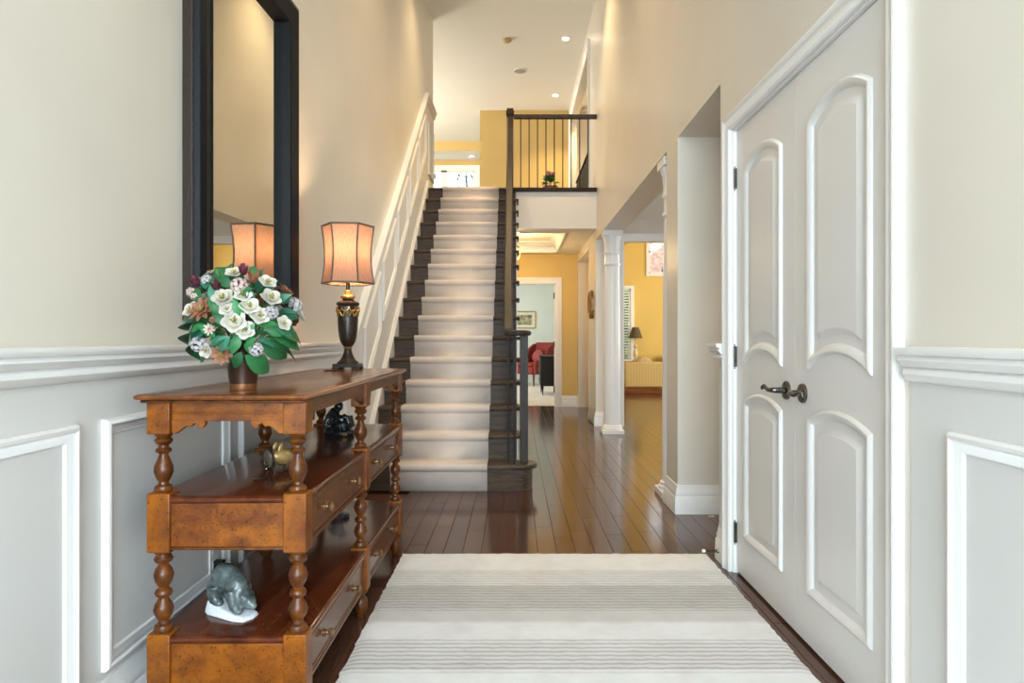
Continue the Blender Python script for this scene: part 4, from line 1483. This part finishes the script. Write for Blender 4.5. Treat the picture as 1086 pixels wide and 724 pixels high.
ff = thing('animal_figurine', 'small gold and dark metal animal figurine on the middle shelf', 'figurine', (-0.757, 2.19, 0.6652))
ff.rotation_euler = (0, 0, R(-125))
mgold = plain('worn_gold', (0.42, 0.27, 0.10), 0.42, 0.5, 0.5, 0.3, 60)
mdark = stone('dark_glass_glaze', (0.03, 0.022, 0.014), (0.13, 0.10, 0.06), 0.08, 50)
mb = MB()
mb.ball((-0.012, 0, 0.058), (0.050, 0.026, 0.028), rot=Euler((0, R(-8), 0)))
mb.ball((-0.055, 0, 0.066), (0.02, 0.018, 0.018))
sculpt('body', mb, mgold, ff, 0.004, 4)
MB().ball((0.040, 0, 0.056), (0.012, 0.024, 0.034), 20, 14, rot=Euler((0, R(12), 0))).build('face', mdark, ff)
MB().tube([(0.044 + 0.003 * math.cos(2 * PI * i / 24), 0.024 * math.sin(2 * PI * i / 24), 0.056 + 0.034 * math.cos(2 * PI * i / 24)) for i in range(24)], 0.0035, 8, closed=True).build('face_rim', M['lamp_dark'], ff)
mb = MB()
MB().ball((0.050, 0.0, 0.026), (0.006, 0.006, 0.007)).build('nose', M['hardware'], ff)
for (x, s) in ((0.026, 1), (0.026, -1), (-0.035, 1), (-0.035, -1)):
    MB().tube([(x, s * 0.014, 0.045), (x + 0.006, s * 0.018, 0.02), (x + 0.010, s * 0.018, 0.006), (x + 0.016, s * 0.018, 0.002)], [0.005, 0.0032, 0.003, 0.002], 8).build('leg', M['lamp_dark'], ff)
for s in (-1, 1):
    MB().ball((0.008, s * 0.014, 0.090), (0.008, 0.004, 0.016), rot=Euler((0, R(-20), 0))).build('ear', mgold, ff)
MB().prism([(0.062, -0.004), (0.085, -0.012), (0.115, -0.006), (0.118, 0.0), (0.09, 0.008), (0.062, 0.004)], lambda u, v, t: (u, v + 0.028, t), 0.001, 0.006).build('flat_foot', M['lamp_dark'], ff, 0.001)

bk = thing('crouching_figure', 'black stone sculpture of a crouching figure on oval base, middle shelf', 'sculpture', (-0.80, 3.09, 0.6652))
bk.rotation_euler = (0, 0, R(-10))
mblk = stone('polished_black_stone', (0.006, 0.007, 0.008), (0.020, 0.022, 0.024), 0.16, 20)
MB().lathe([(0.0, 0.0), (0.070, 0.0), (0.074, 0.008), (0.072, 0.020), (0.064, 0.028), (0.0, 0.030)], 28, sy=0.62).build('base', mblk, bk)
MB().prism([(-0.010, 0), (0.010, 0), (0.010, 0.012), (-0.010, 0.012)], lambda u, v, t: (0.045 + u, t, 0.006 + v), -0.042, -0.036).build('gold_plaque', M['gold'], bk)
mb = MB()
mb.ball((-0.004, 0.005, 0.132), (0.021, 0.021, 0.024))                        # head
mb.tube([(-0.040, 0.01, 0.05), (-0.040, 0.008, 0.08), (-0.020, 0.004, 0.108), (-0.008, 0.004, 0.12)], [0.026, 0.030, 0.024, 0.014], 14)   # back
mb.tube([(-0.034, 0.0, 0.098), (-0.052, -0.014, 0.07), (-0.056, -0.018, 0.045), (-0.052, -0.02, 0.03)], [0.015, 0.013, 0.011, 0.012], 10)  # arm to ground
mb.tube([(-0.012, -0.01, 0.100), (0.012, -0.024, 0.080), (0.028, -0.022, 0.062)], [0.014, 0.012, 0.010], 10)
mb.tube([(-0.030, -0.006, 0.045), (0.010, -0.016, 0.070), (0.042, -0.014, 0.090)], [0.018, 0.017, 0.014], 12)
mb.tube([(0.042, -0.012, 0.090), (0.052, -0.010, 0.055), (0.040, -0.010, 0.030)], [0.014, 0.013, 0.011], 12)
mb.tube([(-0.030, 0.02, 0.045), (0.012, 0.024, 0.060), (0.048, 0.02, 0.078), (0.056, 0.02, 0.036)], [0.018, 0.017, 0.015, 0.012], 12)
mb.tube([(-0.03, 0.0, 0.036), (0.0, -0.01, 0.042), (0.04, -0.008, 0.048)], [0.016, 0.019, 0.014], 12)
mb.ball((0.0, 0, 0.030), (0.060, 0.032, 0.012))
sculpt('figure', mb, mblk, bk, 0.0042, 4)

gs = thing('grey_stone_carving', 'small grey stone carving on lower shelf behind middle post', 'sculpture', (-0.83, 3.18, 0.2722))
MB().lathe([(0.0, 0.0), (0.055, 0.0), (0.057, 0.008), (0.05, 0.016), (0.0, 0.018)], 20, sy=0.7).build('base', stone('black_serpentine', (0.02, 0.02, 0.02), (0.06, 0.065, 0.06), 0.25), gs)
mb = MB()
mb.ball((0.0, 0, 0.045), (0.036, 0.024, 0.034))
mb.ball((0.030, 0, 0.075), (0.020, 0.016, 0.022))
mb.ball((0.048, 0, 0.070), (0.012, 0.009, 0.009))
mb.tube([(0.02, 0, 0.05), (0.028, 0, 0.075)], 0.014, 10)
mb.ball((-0.035, 0, 0.04), (0.016, 0.010, 0.014))
sculpt('carving', mb, stone('grey_soapstone', (0.22, 0.20, 0.18), (0.48, 0.46, 0.43), 0.35), gs, 0.004, 4)

# outlet with plug on the wall behind the bear
ou = thing('wall_outlet', 'beige wall outlet with a black plug behind the bear', 'outlet', (XL + 0.008, 2.50, 0.30))
MB().box(0, 0.006, -0.035, 0.035, -0.057, 0.057).build('cover_plate', M['trim'], ou, 0.002)
MB().box(0.006, 0.008, -0.016, 0.016, 0.010, 0.042).box(0.006, 0.008, -0.016, 0.016, -0.042, -0.010).build('socket', M['wains'], ou, 0.001)
MB().box(0.008, 0.040, -0.014, 0.014, -0.040, -0.012).tube([(0.038, 0, -0.026), (0.06, 0, -0.03), (0.07, 0.01, -0.08), (0.05, 0.05, -0.2), (0.045, 0.1, -0.29)], 0.0035, 8).build('plug', M['iron'], ou, 0.002)

# spring door stop on the baseboard stub
ds = thing('door_stop', 'spring door stop with white tip on the right baseboard', 'door stop', (XR - 0.022, 3.36, 0.055))
hel = [(-0.010 - 0.058 * i / 90, 0.006 * math.cos(i * 0.9), 0.006 * math.sin(i * 0.9)) for i in range(91)]
MB().tube(hel, 0.0014, 5).build('spring', M['hinge'], ds)
k_ = MB()
k_.M = Matrix.Rotation(-PI / 2, 4, 'Y')
k_.lathe([(0.011, 0.0), (0.011, 0.006), (0.007, 0.012)], 14).build('mount', M['hinge'], ds)
k2_ = MB()
k2_.M = Matrix.Translation((-0.066, 0, 0)) @ Matrix.Rotation(-PI / 2, 4, 'Y')
k2_.lathe([(0.007, 0.0), (0.0085, 0.003), (0.0085, 0.012), (0.005, 0.016), (0.0, 0.017)], 14).build('rubber_tip', M['trim'], ds)

# ------------------------------------------------------------------ octagonal clock on the hall wall
ck = thing('wall_clock', 'octagonal gold framed wall clock on the hall wall beyond the column', 'clock', (XR, 9.0, 1.56))
fC = lambda u, v, h: (-h, u, v)
oc = [(0.185 * math.cos(PI / 8 + PI / 4 * k), 0.20 * math.sin(PI / 8 + PI / 4 * k)) for k in range(8)]
mgf = wood('gilded_wood', (0.20, 0.10, 0.03), (0.48, 0.28, 0.08), 0.3, (4, 4, 4), 4)
MB().sweep(oc, [(0.0, 0.0), (0.0, 0.030), (0.010, 0.045), (0.022, 0.050), (0.034, 0.040), (0.046, 0.030), (0.048, 0.0)], fC).build('frame', mgf, ck)
MB().prism([(u * 0.78, v * 0.78) for u, v in oc], fC, 0.002, 0.016).build('dial', M['pet_white'], ck)
MB().box(-0.020, -0.017, -0.003, 0.003, -0.01, 0.10).build('hand', M['iron'], ck)
MB().box(-0.020, -0.017, -0.01, 0.07, -0.003, 0.003).build('hand', M['iron'], ck)

# ------------------------------------------------------------------ ceiling fittings
def downlight(x, y, label, z=ZC, p=60, ang=105):
    o = thing('recessed_downlight', label, 'downlight', (x, y, z), group='recessed ceiling downlights')
    MB().sweep([(0.055 * math.cos(2 * PI * k / 24), 0.055 * math.sin(2 * PI * k / 24)) for k in range(24)], [(-0.014, 0.0), (-0.013, -0.004), (0.0, -0.006), (0.006, -0.003), (0.006, 0.0)], lambda u, v, h: (u, v, h)).build('trim_ring', M['trim'], o)
    MB().lathe([(0.0, -0.0025), (0.048, -0.0025), (0.048, -0.0005), (0.0, -0.0005)], 24).build('lens', M['lens'], o)
    spot('downlight_lamp', (x, y, z - 0.02), p * 0.70, WARM, ang, 0.8, 0.04)
    return o


M['lens'] = emit('downlight_lens', (1.0, 0.90, 0.70), 8)
downlight(0.74, 9.86, 'nearer lit recessed downlight in the high ceiling')
downlight(0.726, 12.15, 'farther lit recessed downlight near the yellow upstairs wall', p=70)
downlight(0.45, 7.4, 'added unseen downlight over the stairs beside the right wall', p=75)  # above the frame; invented continuation of the visible row
downlight(-0.45, 7.4, 'added unseen downlight over the stairs beside the left wall', p=52)  # added out of view for warm light on the flight
downlight(0.45, 4.9, 'added unseen downlight above the columns opening', p=55)  # invented fitting above the frame, lights the hall
downlight(-0.45, 4.9, 'added unseen downlight above the foot of the stairs', p=46)  # added above the frame to light the lower steps
downlight(-0.98, 15.45, 'small lit downlight in the far upstairs room ceiling', z=5.27, p=4)
downlight(1.38, 12.2, 'added unseen downlight over the dark upstairs cabinet', p=40)  # hidden fitting added to brighten the side room
downlight(1.9, 3.85, 'added unseen downlight in the passage beside the closet', z=2.38, p=14)  # out of sight; added to brighten the passage wall
downlight(-1.9, 11.5, 'added unseen downlight in the ceiling left of the landing', p=60)  # invented fitting, out of view, for extra light upstairs
sd = thing('smoke_detector', 'round tan smoke detector on the white ceiling', 'smoke detector', (-0.11, 9.89, ZC))
mtan = plain('tan_plastic', (0.55, 0.38, 0.16), 0.5)
MB().lathe([(0.0, -0.045), (0.03, -0.045), (0.045, -0.038), (0.05, -0.02)], 24).build('sensor_cap', mtan, sd)
MB().lathe([(0.05, -0.022), (0.064, -0.018), (0.066, 0.0), (0.0, 0.0)], 24).build('base_ring', mtan, sd)
sp_ = thing('ceiling_speaker', 'flat round speaker grille set into the white ceiling', 'speaker', (0.09, 11.04, ZC))
MB().lathe([(0.0, -0.008), (0.098, -0.008), (0.098, -0.001), (0.0, -0.001)], 32).build('grille', plain('grey_grille', (0.40, 0.38, 0.33), 0.7, 0, 0.3, 0.3, 300), sp_)
MB().sweep([(0.098 * math.cos(2 * PI * k / 32), 0.098 * math.sin(2 * PI * k / 32)) for k in range(32)], [(-0.014, 0.0), (-0.012, -0.010), (0.0, -0.010), (0.001, 0.0)], lambda u, v, h: (u, v, h)).build('rim', M['ceil'], sp_)

# lantern in the tray ceiling
ln = thing('ceiling_lantern', 'small lit glass ceiling lantern beside the stair handrail', 'lantern', (0.025, 9.9, 2.66))
MB().lathe([(0.06, 0.0), (0.06, -0.012), (0.02, -0.025), (0.008, -0.03), (0.006, -0.19), (0.0, -0.19)], 16).build('canopy_stem', M['gold'], ln)
MB().lathe([(0.0, -0.185), (0.02, -0.19), (0.06, -0.215), (0.064, -0.22), (0.0, -0.222)], 6).build('cap', M['lamp_dark'], ln)
for k in range(6):
    a = 2 * PI * k / 6
    MB().tube([(0.060 * math.cos(a), 0.060 * math.sin(a), -0.22), (0.056 * math.cos(a), 0.056 * math.sin(a), -0.30), (0.035 * math.cos(a), 0.035 * math.sin(a), -0.37), (0.0, 0.0, -0.40)], 0.004, 6).build('cage_bar', M['gold'], ln)
MB().ball((0, 0, -0.29), (0.026, 0.026, 0.045)).build('bulb', emit('lantern_bulb', (1.0, 0.75, 0.40), 30), ln)
point('lantern_light', (0.025, 9.9, 2.30), 11, (1.0, 0.74, 0.40), 0.06)

# ------------------------------------------------------------------ upstairs: plant, cabinet, window
pp_ = thing('potted_plant', 'green leafy plant with pink flowers behind the landing balusters', 'plant', (0.475, 9.15, ZU))
MB().lathe([(0.0, 0.0), (0.07, 0.0), (0.085, 0.01), (0.10, 0.13), (0.106, 0.135), (0.106, 0.15), (0.095, 0.15), (0.09, 0.13), (0.0, 0.125)], 24).build('pot', plain('terracotta_pot', (0.30, 0.12, 0.06), 0.6), pp_)
lm3 = leaf_me.copy()
lm3.materials.append(two_tone('bright_green_leaf', (0.03, 0.12, 0.01), (0.13, 0.32, 0.03), 0.4))
for i in range(60):
    a = rg.uniform(0, 2 * PI)
    el = rg.uniform(-0.1, 1.25)
    d = Vector((math.cos(a) * math.cos(el), math.sin(a) * math.cos(el), math.sin(el)))
    o = link('leaf', lm3, None, pp_)
    o.location = Vector((0, 0, 0.18)) + Vector((d.x * 0.06, d.y * 0.06, d.z * 0.07))
    o.rotation_mode = 'QUATERNION'
    zx = Vector((0, -0.4, 0.9))
    zx = (zx - d * zx.dot(d)).normalized()
    o.rotation_quaternion = Matrix((d, zx.cross(d), zx)).transposed().to_quaternion() @ Euler((rg.uniform(-.6, .6), 0, 0)).to_quaternion()
    s = rg.uniform(0.07, 0.10)
    o.scale = (s, s, s)
mpk = two_tone('pink_petal', (0.55, 0.12, 0.16), (0.72, 0.32, 0.34))
pme = fm['white'].copy()
pme.materials.clear()
pme.materials.append(mpk)
for (x, y, z) in ((0.0, -0.06, 0.31), (0.035, -0.05, 0.30), (-0.02, -0.02, 0.33), (0.05, -0.01, 0.32)):
    o = link('flower', pme, None, pp_, loc=(x, y, z), rot=(R(40), R(10), rg.random() * 6))
    o.scale = (1.2, 1.2, 1.2)
    MB().tube([(0, 0, 0.14), (x, y, z)], 0.003, 5).build('stem', M['leaf'], pp_)

M['matte_dark'] = plain('matte_espresso', (0.012, 0.010, 0.009), 0.7, 0, 0.15)
dc = thing('dark_cabinet', 'low dark cabinet inside the upstairs opening at right', 'cabinet', (1.33, 11.12, ZU))
MB().box(-0.19, 0.2, -1.36, 1.36, 0.06, 0.96).build('body', M['matte_dark'], dc, 0.004)
MB().box(-0.21, 0.22, -1.38, 1.38, 0.96, 0.99).build('top', M['matte_dark'], dc, 0.004)
for sx in (-1, 1):
    for sy in (-1, 1):
        MB().box(sx * 0.15 - 0.02, sx * 0.15 + 0.02, sy * 1.3 - 0.02, sy * 1.3 + 0.02, 0, 0.06).build('foot', M['matte_dark'], dc)
for k in range(4):
    d = MB().box(-0.20, -0.188, -1.34 + k * 0.672, -0.68 + k * 0.672, 0.09, 0.93).build('door', M['matte_dark'], dc, 0.003)
    MB().box(-0.208, -0.20, -0.73 + k * 0.672, -0.71 + k * 0.672, 0.45, 0.57).build('handle', M['hinge'], d)


def window(name, x0, x1, y, z0, z1, label, mull=(), trans=(), cas=0.09, d=0.12, casing_=True):
    mb = MB()
    f = 0.035
    mb.box(x0, x0 + f, y, y + 0.06, z0, z1).box(x1 - f, x1, y, y + 0.06, z0, z1).box(x0, x1, y, y + 0.06, z0, z0 + f).box(x0, x1, y, y + 0.06, z1 - f, z1)
    for (a, wd) in mull:
        mb.box(a - wd / 2, a + wd / 2, y, y + 0.06, z0, z1)
    for (a, wd) in trans:
        mb.box(x0, x1, y, y + 0.06, a - wd / 2, a + wd / 2)
    o = struct(name, mb, M['trim'], label, 'window')
    MB().box(x0, x1, y + 0.03, y + 0.034, z0, z1).build('pane', M['glass'], o)
    if casing_:
        MB().sweep([(x0, z0), (x0, z1), (x1, z1), (x1, z0)], [(0.0, 0.0), (0.0, 0.02), (cas * 0.8, 0.03), (cas, 0.028), (cas, 0.0)], lambda u, v, h: (u, y - 0.002 - h, v)).build('casing', M['trim'], o)
    return o


window('window_2', -2.4, -0.94, 15.80, 3.9, 5.03, 'bright upstairs window seen above the top stair', mull=((-1.645, 0.13),), cas=0.12)

# tree branches outside the upstairs window
def tree_out(name, label, loc, spread, hgt, nleaf, col1, col2, lsize, seed, trunk=True, cat='tree', low=0.45):
    t = thing(name, label, cat, loc)
    r2 = random.Random(seed)
    bmb = MB()
    if trunk:
        bmb.tube([(0, 0, 0), (0.03, 0, hgt * 0.5), (0, 0, hgt)], [0.06, 0.04, 0.012], 8)
    tips = []
    for k in range(16):
        a = r2.uniform(0, 2 * PI)
        z0 = hgt * r2.uniform(low, 0.95)
        e = Vector((math.cos(a) * spread * r2.uniform(0.5, 1), math.sin(a) * spread * r2.uniform(0.4, 0.9), z0 + r2.uniform(0.1, 0.6)))
        bmb.tube([(0, 0, z0 - 0.1), tuple(Vector((0, 0, z0)).lerp(e, 0.5) + Vector((0, 0, 0.1))), tuple(e)], [0.015, 0.009, 0.004], 5)
        tips.append((Vector((0, 0, z0)), e))
    bmb.build('branches', plain('bark_' + name, (0.06, 0.05, 0.045), 0.9), t)
    lm = MB()
    for i in range(nleaf):
        a, b2 = tips[r2.randrange(len(tips))]
        p = a.lerp(b2, r2.uniform(0.35, 1.05)) + Vector((r2.gauss(0, .10), r2.gauss(0, .10), r2.gauss(0, .10)))
        d = Vector((r2.gauss(0, 1), r2.gauss(0, 1), r2.gauss(0, 1))).normalized()
        s = d.orthogonal().normalized()
        l = lsize * r2.uniform(0.7, 1.3)
        lm.add([p, p + d * l * 0.5 + s * l * 0.25, p + d * l, p + d * l * 0.5 - s * l * 0.25], [(0, 1, 2, 3)])
    o = lm.build('foliage', plain('foliage_' + name, col1, 0.7, 0, 0.3, 0.5, 4), t, smooth=False)
    o['kind'] = 'stuff'
    return t


tree_out('garden_tree', 'dark blue green tree outside the upstairs window', (-1.25, 17.6, 1.6), 1.0, 4.0, 190, (0.015, 0.06, 0.075), (0.02, 0.08, 0.10), 0.19, 5)

# ------------------------------------------------------------------ living room beyond
so_ = thing('sofa', 'gold striped sofa back with dark wood base in living room', 'sofa', (3.3, 14.0, 0))


def stripe_mat(name, c1, c2, sc):
    m, nt, b = new_mat(name)
    tc = N(nt, 'ShaderNodeTexCoord')
    wv = N(nt, 'ShaderNodeTexWave', bands_direction='X')
    wv.inputs['Scale'].default_value = sc
    wv.inputs['Distortion'].default_value = 0.3
    nt.links.new(tc.outputs['Object'], wv.inputs[0])
    r = ramp(nt, wv.outputs['Fac'], [(0.25, c1), (0.7, c2)])
    nt.links.new(r.outputs[0], b.inputs['Base Color'])
    b.inputs['Roughness'].default_value = 0.8
    return m


ms = stripe_mat('gold_stripe_fabric', (0.46, 0.30, 0.09), (0.66, 0.50, 0.22), 11)
MB().box(-1.05, 1.05, -0.12, 0.10, 0.12, 0.64).build('back', ms, so_, 0.03, seg=3)
MB().box(-1.05, -0.82, 0.10, 0.42, 0.12, 0.56).build('arm', ms, so_, 0.03, seg=3)
MB().box(0.82, 1.05, 0.10, 0.42, 0.12, 0.56).build('arm', ms, so_, 0.03, seg=3)
MB().box(-0.82, 0.82, 0.10, 0.40, 0.12, 0.42).build('seat', ms, so_, 0.03, seg=3)
MB().box(-1.07, 1.07, -0.14, 0.43, 0.0, 0.12).build('wood_base', wood('mahogany_base', (0.13, 0.04, 0.012), (0.26, 0.09, 0.025), 0.3, (2, 10, 10), 2), so_, 0.006)
cu = MB().ball((0, 0, 0), (0.20, 0.07, 0.17), 18, 10).build('throw_pillow', plain('tan_cushion', (0.42, 0.30, 0.16), 0.9), None, loc=(2.70, 14.24, 0.585), rot=(R(-18), R(12), 0))
tag(cu, 'tan throw pillow peeking over the gold sofa back', 'pillow')
stb = thing('side_table', 'small side table under the living room lamp', 'table', (2.56, 14.72 + 0.12, 0))
M['mahog'] = wood('mahogany', (0.09, 0.03, 0.012), (0.20, 0.07, 0.025), 0.3, (8, 8, 2), 2)
MB().box(-0.24, 0.24, -0.14, 0.14, 0.60, 0.63).build('tabletop', M['mahog'], stb, 0.004)
for sx in (-1, 1):
    for sy in (-1, 1):
        MB().box(sx * 0.2 - 0.018, sx * 0.2 + 0.018, sy * 0.1 - 0.018, sy * 0.1 + 0.018, 0, 0.60).build('leg', M['mahog'], stb)
ll = thing('buffet_lamp', 'living room lamp with dark shade glowing beside the shuttered window', 'lamp', (2.63, 14.80, 0.63))
MB().lathe([(0.0, 0.0), (0.07, 0.0), (0.072, 0.02), (0.03, 0.04), (0.025, 0.06), (0.05, 0.12), (0.055, 0.18), (0.03, 0.26), (0.02, 0.28), (0.045, 0.32), (0.02, 0.36), (0.012, 0.38), (0.012, 0.62)], 18).build('base', plain('cream_ceramic', (0.66, 0.50, 0.28), 0.35), ll)
m_sh = plain('dark_olive_shade', (0.10, 0.07, 0.03), 0.8)
MB().lathe([(0.155, 0.50), (0.07, 0.74), (0.066, 0.74), (0.150, 0.50)], 20).build('lamp_shade', m_sh, ll)
MB().ball((0, 0, 0.60), 0.03, 10, 8).build('bulb', emit('living_bulb', (1, 0.75, 0.42), 12), ll)
point('living_lamp_light', (2.63, 14.80, 1.20), 9, (1, 0.72, 0.36), 0.05)
bt = MB().box(-0.10, 0.10, -0.07, 0.07, 0, 0.03).build('book', plain('white_book', (0.75, 0.75, 0.75), 0.6), None, 0.002, loc=(2.43, 14.80, 0.631))
tag(bt, 'white book lying on the living room side table', 'book')
ac = thing('armchair', 'cream armchair in the corner beyond the striped sofa', 'armchair', (3.6, 14.80, 0))
mc = plain('cream_upholstery', (0.68, 0.55, 0.32), 0.85)
MB().box(-0.36, 0.36, -0.06, 0.12, 0.16, 0.78).build('back', mc, ac, 0.05, seg=3)
MB().box(-0.36, -0.24, -0.6 + 0.3, -0.06, 0.16, 0.6).build('arm', mc, ac, 0.03, seg=3)
MB().box(0.24, 0.36, -0.3, -0.06, 0.16, 0.6).build('arm', mc, ac, 0.03, seg=3)
MB().box(-0.24, 0.24, -0.3, -0.06, 0.16, 0.44).build('seat', mc, ac, 0.03, seg=3)
for sx in (-1, 1):
    for y in (-0.26, 0.06):
        MB().box(sx * 0.3 - 0.02, sx * 0.3 + 0.02, y - 0.02, y + 0.02, 0, 0.16).build('leg', M['mahog'], ac)

w3 = window('window_3', 2.36, 2.56, 15.0, 0.6, 2.22, 'tall narrow living room window with white plantation shutters', cas=0.07)
for k in range(26):
    z = 0.66 + k * 0.059
    MB().box(-0.068, 0.068, -0.022, 0.022, -0.004, 0.004).build('louver', M['trim'], w3, loc=(2.46, 14.985, z), rot=(R(-28), 0, 0))
window('window_4', 2.96, 4.0, 15.0, 2.56, 3.27, 'high square living room window showing trees outside', mull=((3.48, 0.05),), trans=((3.04, 0.04),), cas=0.06)
tree_out('garden_shrub', 'green leafy shrub outside the shuttered window', (2.7, 17.0, 0.0), 1.1, 2.4, 2600, (0.16, 0.42, 0.07), (0, 0, 0), 0.2, 9, cat='shrub', low=0.12)
tree_out('tall_tree', 'blue green tree outside the high window', (3.75, 19.3, 0.0), 1.5, 4.1, 5200, (0.04, 0.17, 0.13), (0, 0, 0), 0.2, 11)
hs = thing('neighbour_house', 'pink tiled roof outside the high living room window', 'house', (5.95, 22.0, 0))
MB().box(-2.5, 2.5, 0, 3, 0, 2.9).build('wall', plain('brick_far', (0.45, 0.25, 0.18), 0.8), hs)
MB().prism([(-2.7, 2.9), (2.7, 2.9), (0, 5.1)], lambda u, v, t: (u, t, v), -0.2, 3.2).build('roof', plain('pink_roof_tiles', (0.62, 0.36, 0.30), 0.8, 0, 0.2, 0.35, 9), hs)
struct('ground_outside', box(-12, 14, 15.95 + 1.4, 40, -0.3, -0.02), plain('lawn', (0.06, 0.14, 0.03), 0.95), 'lawn outside behind the house', 'lawn')

# ------------------------------------------------------------------ bedroom beyond the doorway
wc = thing('wing_chair', 'red upholstered wing armchair in the pale green room', 'armchair', (0.46, 16.35, 0), R(-48))
mred = plain('red_upholstery', (0.20, 0.026, 0.016), 0.75, 0, 0.3, 0.3, 40)


def rprism(poly, fn, a, b__, name, mat, par, bev):
    return MB().prism(poly, fn, a, b__).build(name, mat, par, bev, seg=3)


MB().box(-0.30, 0.30, -0.34, 0.30, 0.28, 0.46).build('seat', mred, wc, 0.04, seg=3)
rprism([(0.20, 0.28), (0.34, 0.28), (0.46, 0.98), (0.42, 1.04), (0.36, 1.02)], lambda u, v, t: (t, u, v), -0.33, 0.33, 'backrest', mred, wc, 0.035)
for s in (-1, 1):
    rprism([(-0.32, 0.28), (0.30, 0.28), (0.30, 0.60), (-0.26, 0.62), (-0.34, 0.56)], lambda u, v, t: (t, u, v), s * 0.30, s * 0.40, 'arm', mred, wc, 0.035)
    rprism([(0.06, 0.60), (0.34, 0.58), (0.43, 0.98), (0.30, 1.0), (0.14, 0.90), (0.05, 0.74)], lambda u, v, t: (t, u, v), s * 0.29, s * 0.36, 'wing', mred, wc, 0.03)
    for y in (-0.30, 0.28):
        MB().lathe([(0.012, 0.0), (0.02, 0.10), (0.026, 0.28)], 10, (s * 0.31, y, 0)).build('leg', M['mahog'], wc)
MB().box(-0.29, 0.29, -0.36, 0.24, 0.46, 0.55).build('seat_cushion', mred, wc, 0.04, seg=3)
bc = MB().ball((0, 0, 0), (0.19, 0.07, 0.16), 16, 10).build('cushion', plain('rose_cushion', (0.28, 0.05, 0.04), 0.85), None, loc=(0.56, 16.48, 0.70), rot=(R(-15), 0, R(-48)))
tag(bc, 'rose cushion leaning on the red armchair', 'cushion')

dr = thing('dresser', 'dark wooden dresser with drawers standing past the bedroom doorway', 'dresser', (0.80, 13.75, 0.004))
mdk = plain('espresso_wood', (0.016, 0.013, 0.011), 0.45, 0, 0.15)
MB().box(-0.28, 0.30, -0.42, 0.42, 0.18, 0.75).build('body', mdk, dr, 0.004)
MB().box(-0.31, 0.32, -0.45, 0.45, 0.75, 0.775).build('top', mdk, dr, 0.005)
for k in range(3):
    d = MB().box(-0.296, -0.28, -0.40, 0.40, 0.20 + k * 0.182, 0.372 + k * 0.182).build('drawer', mdk, dr, 0.003)
    for y in (-0.22, 0.22):
        MB().ball((-0.305, y, 0.286 + k * 0.182), 0.013, 8, 6).build('knob', M['hinge'], d)
for sx in (-0.25, 0.27):
    for sy in (-0.38, 0.38):
        MB().lathe([(0.012, 0.0), (0.026, 0.18)], 4, (sx, sy, 0), rot0=PI / 4).build('leg', mdk, dr)

pi_ = thing('framed_picture', 'framed dark floral picture with cream mat above the red armchair', 'picture', (0.20, 17.2, 1.60))
fP = lambda u, v, h: (u, -h, v)
MB().sweep([(-0.33, -0.22), (0.33, -0.22), (0.33, 0.22), (-0.33, 0.22)], [(0, 0), (0, 0.022), (0.010, 0.026), (0.022, 0.018), (0.026, 0.008)], fP).build('frame', M['gold'], pi_)
MB().box(-0.31, 0.31, -0.010, -0.002, -0.20, 0.20).build('mat_board', plain('cream_mat', (0.66, 0.62, 0.44), 0.8), pi_)
mpic = stone('floral_print', (0.05, 0.06, 0.02), (0.55, 0.48, 0.28), 0.5, 14)
MB().box(-0.23, 0.23, -0.013, -0.010, -0.125, 0.125).build('print', mpic, pi_)
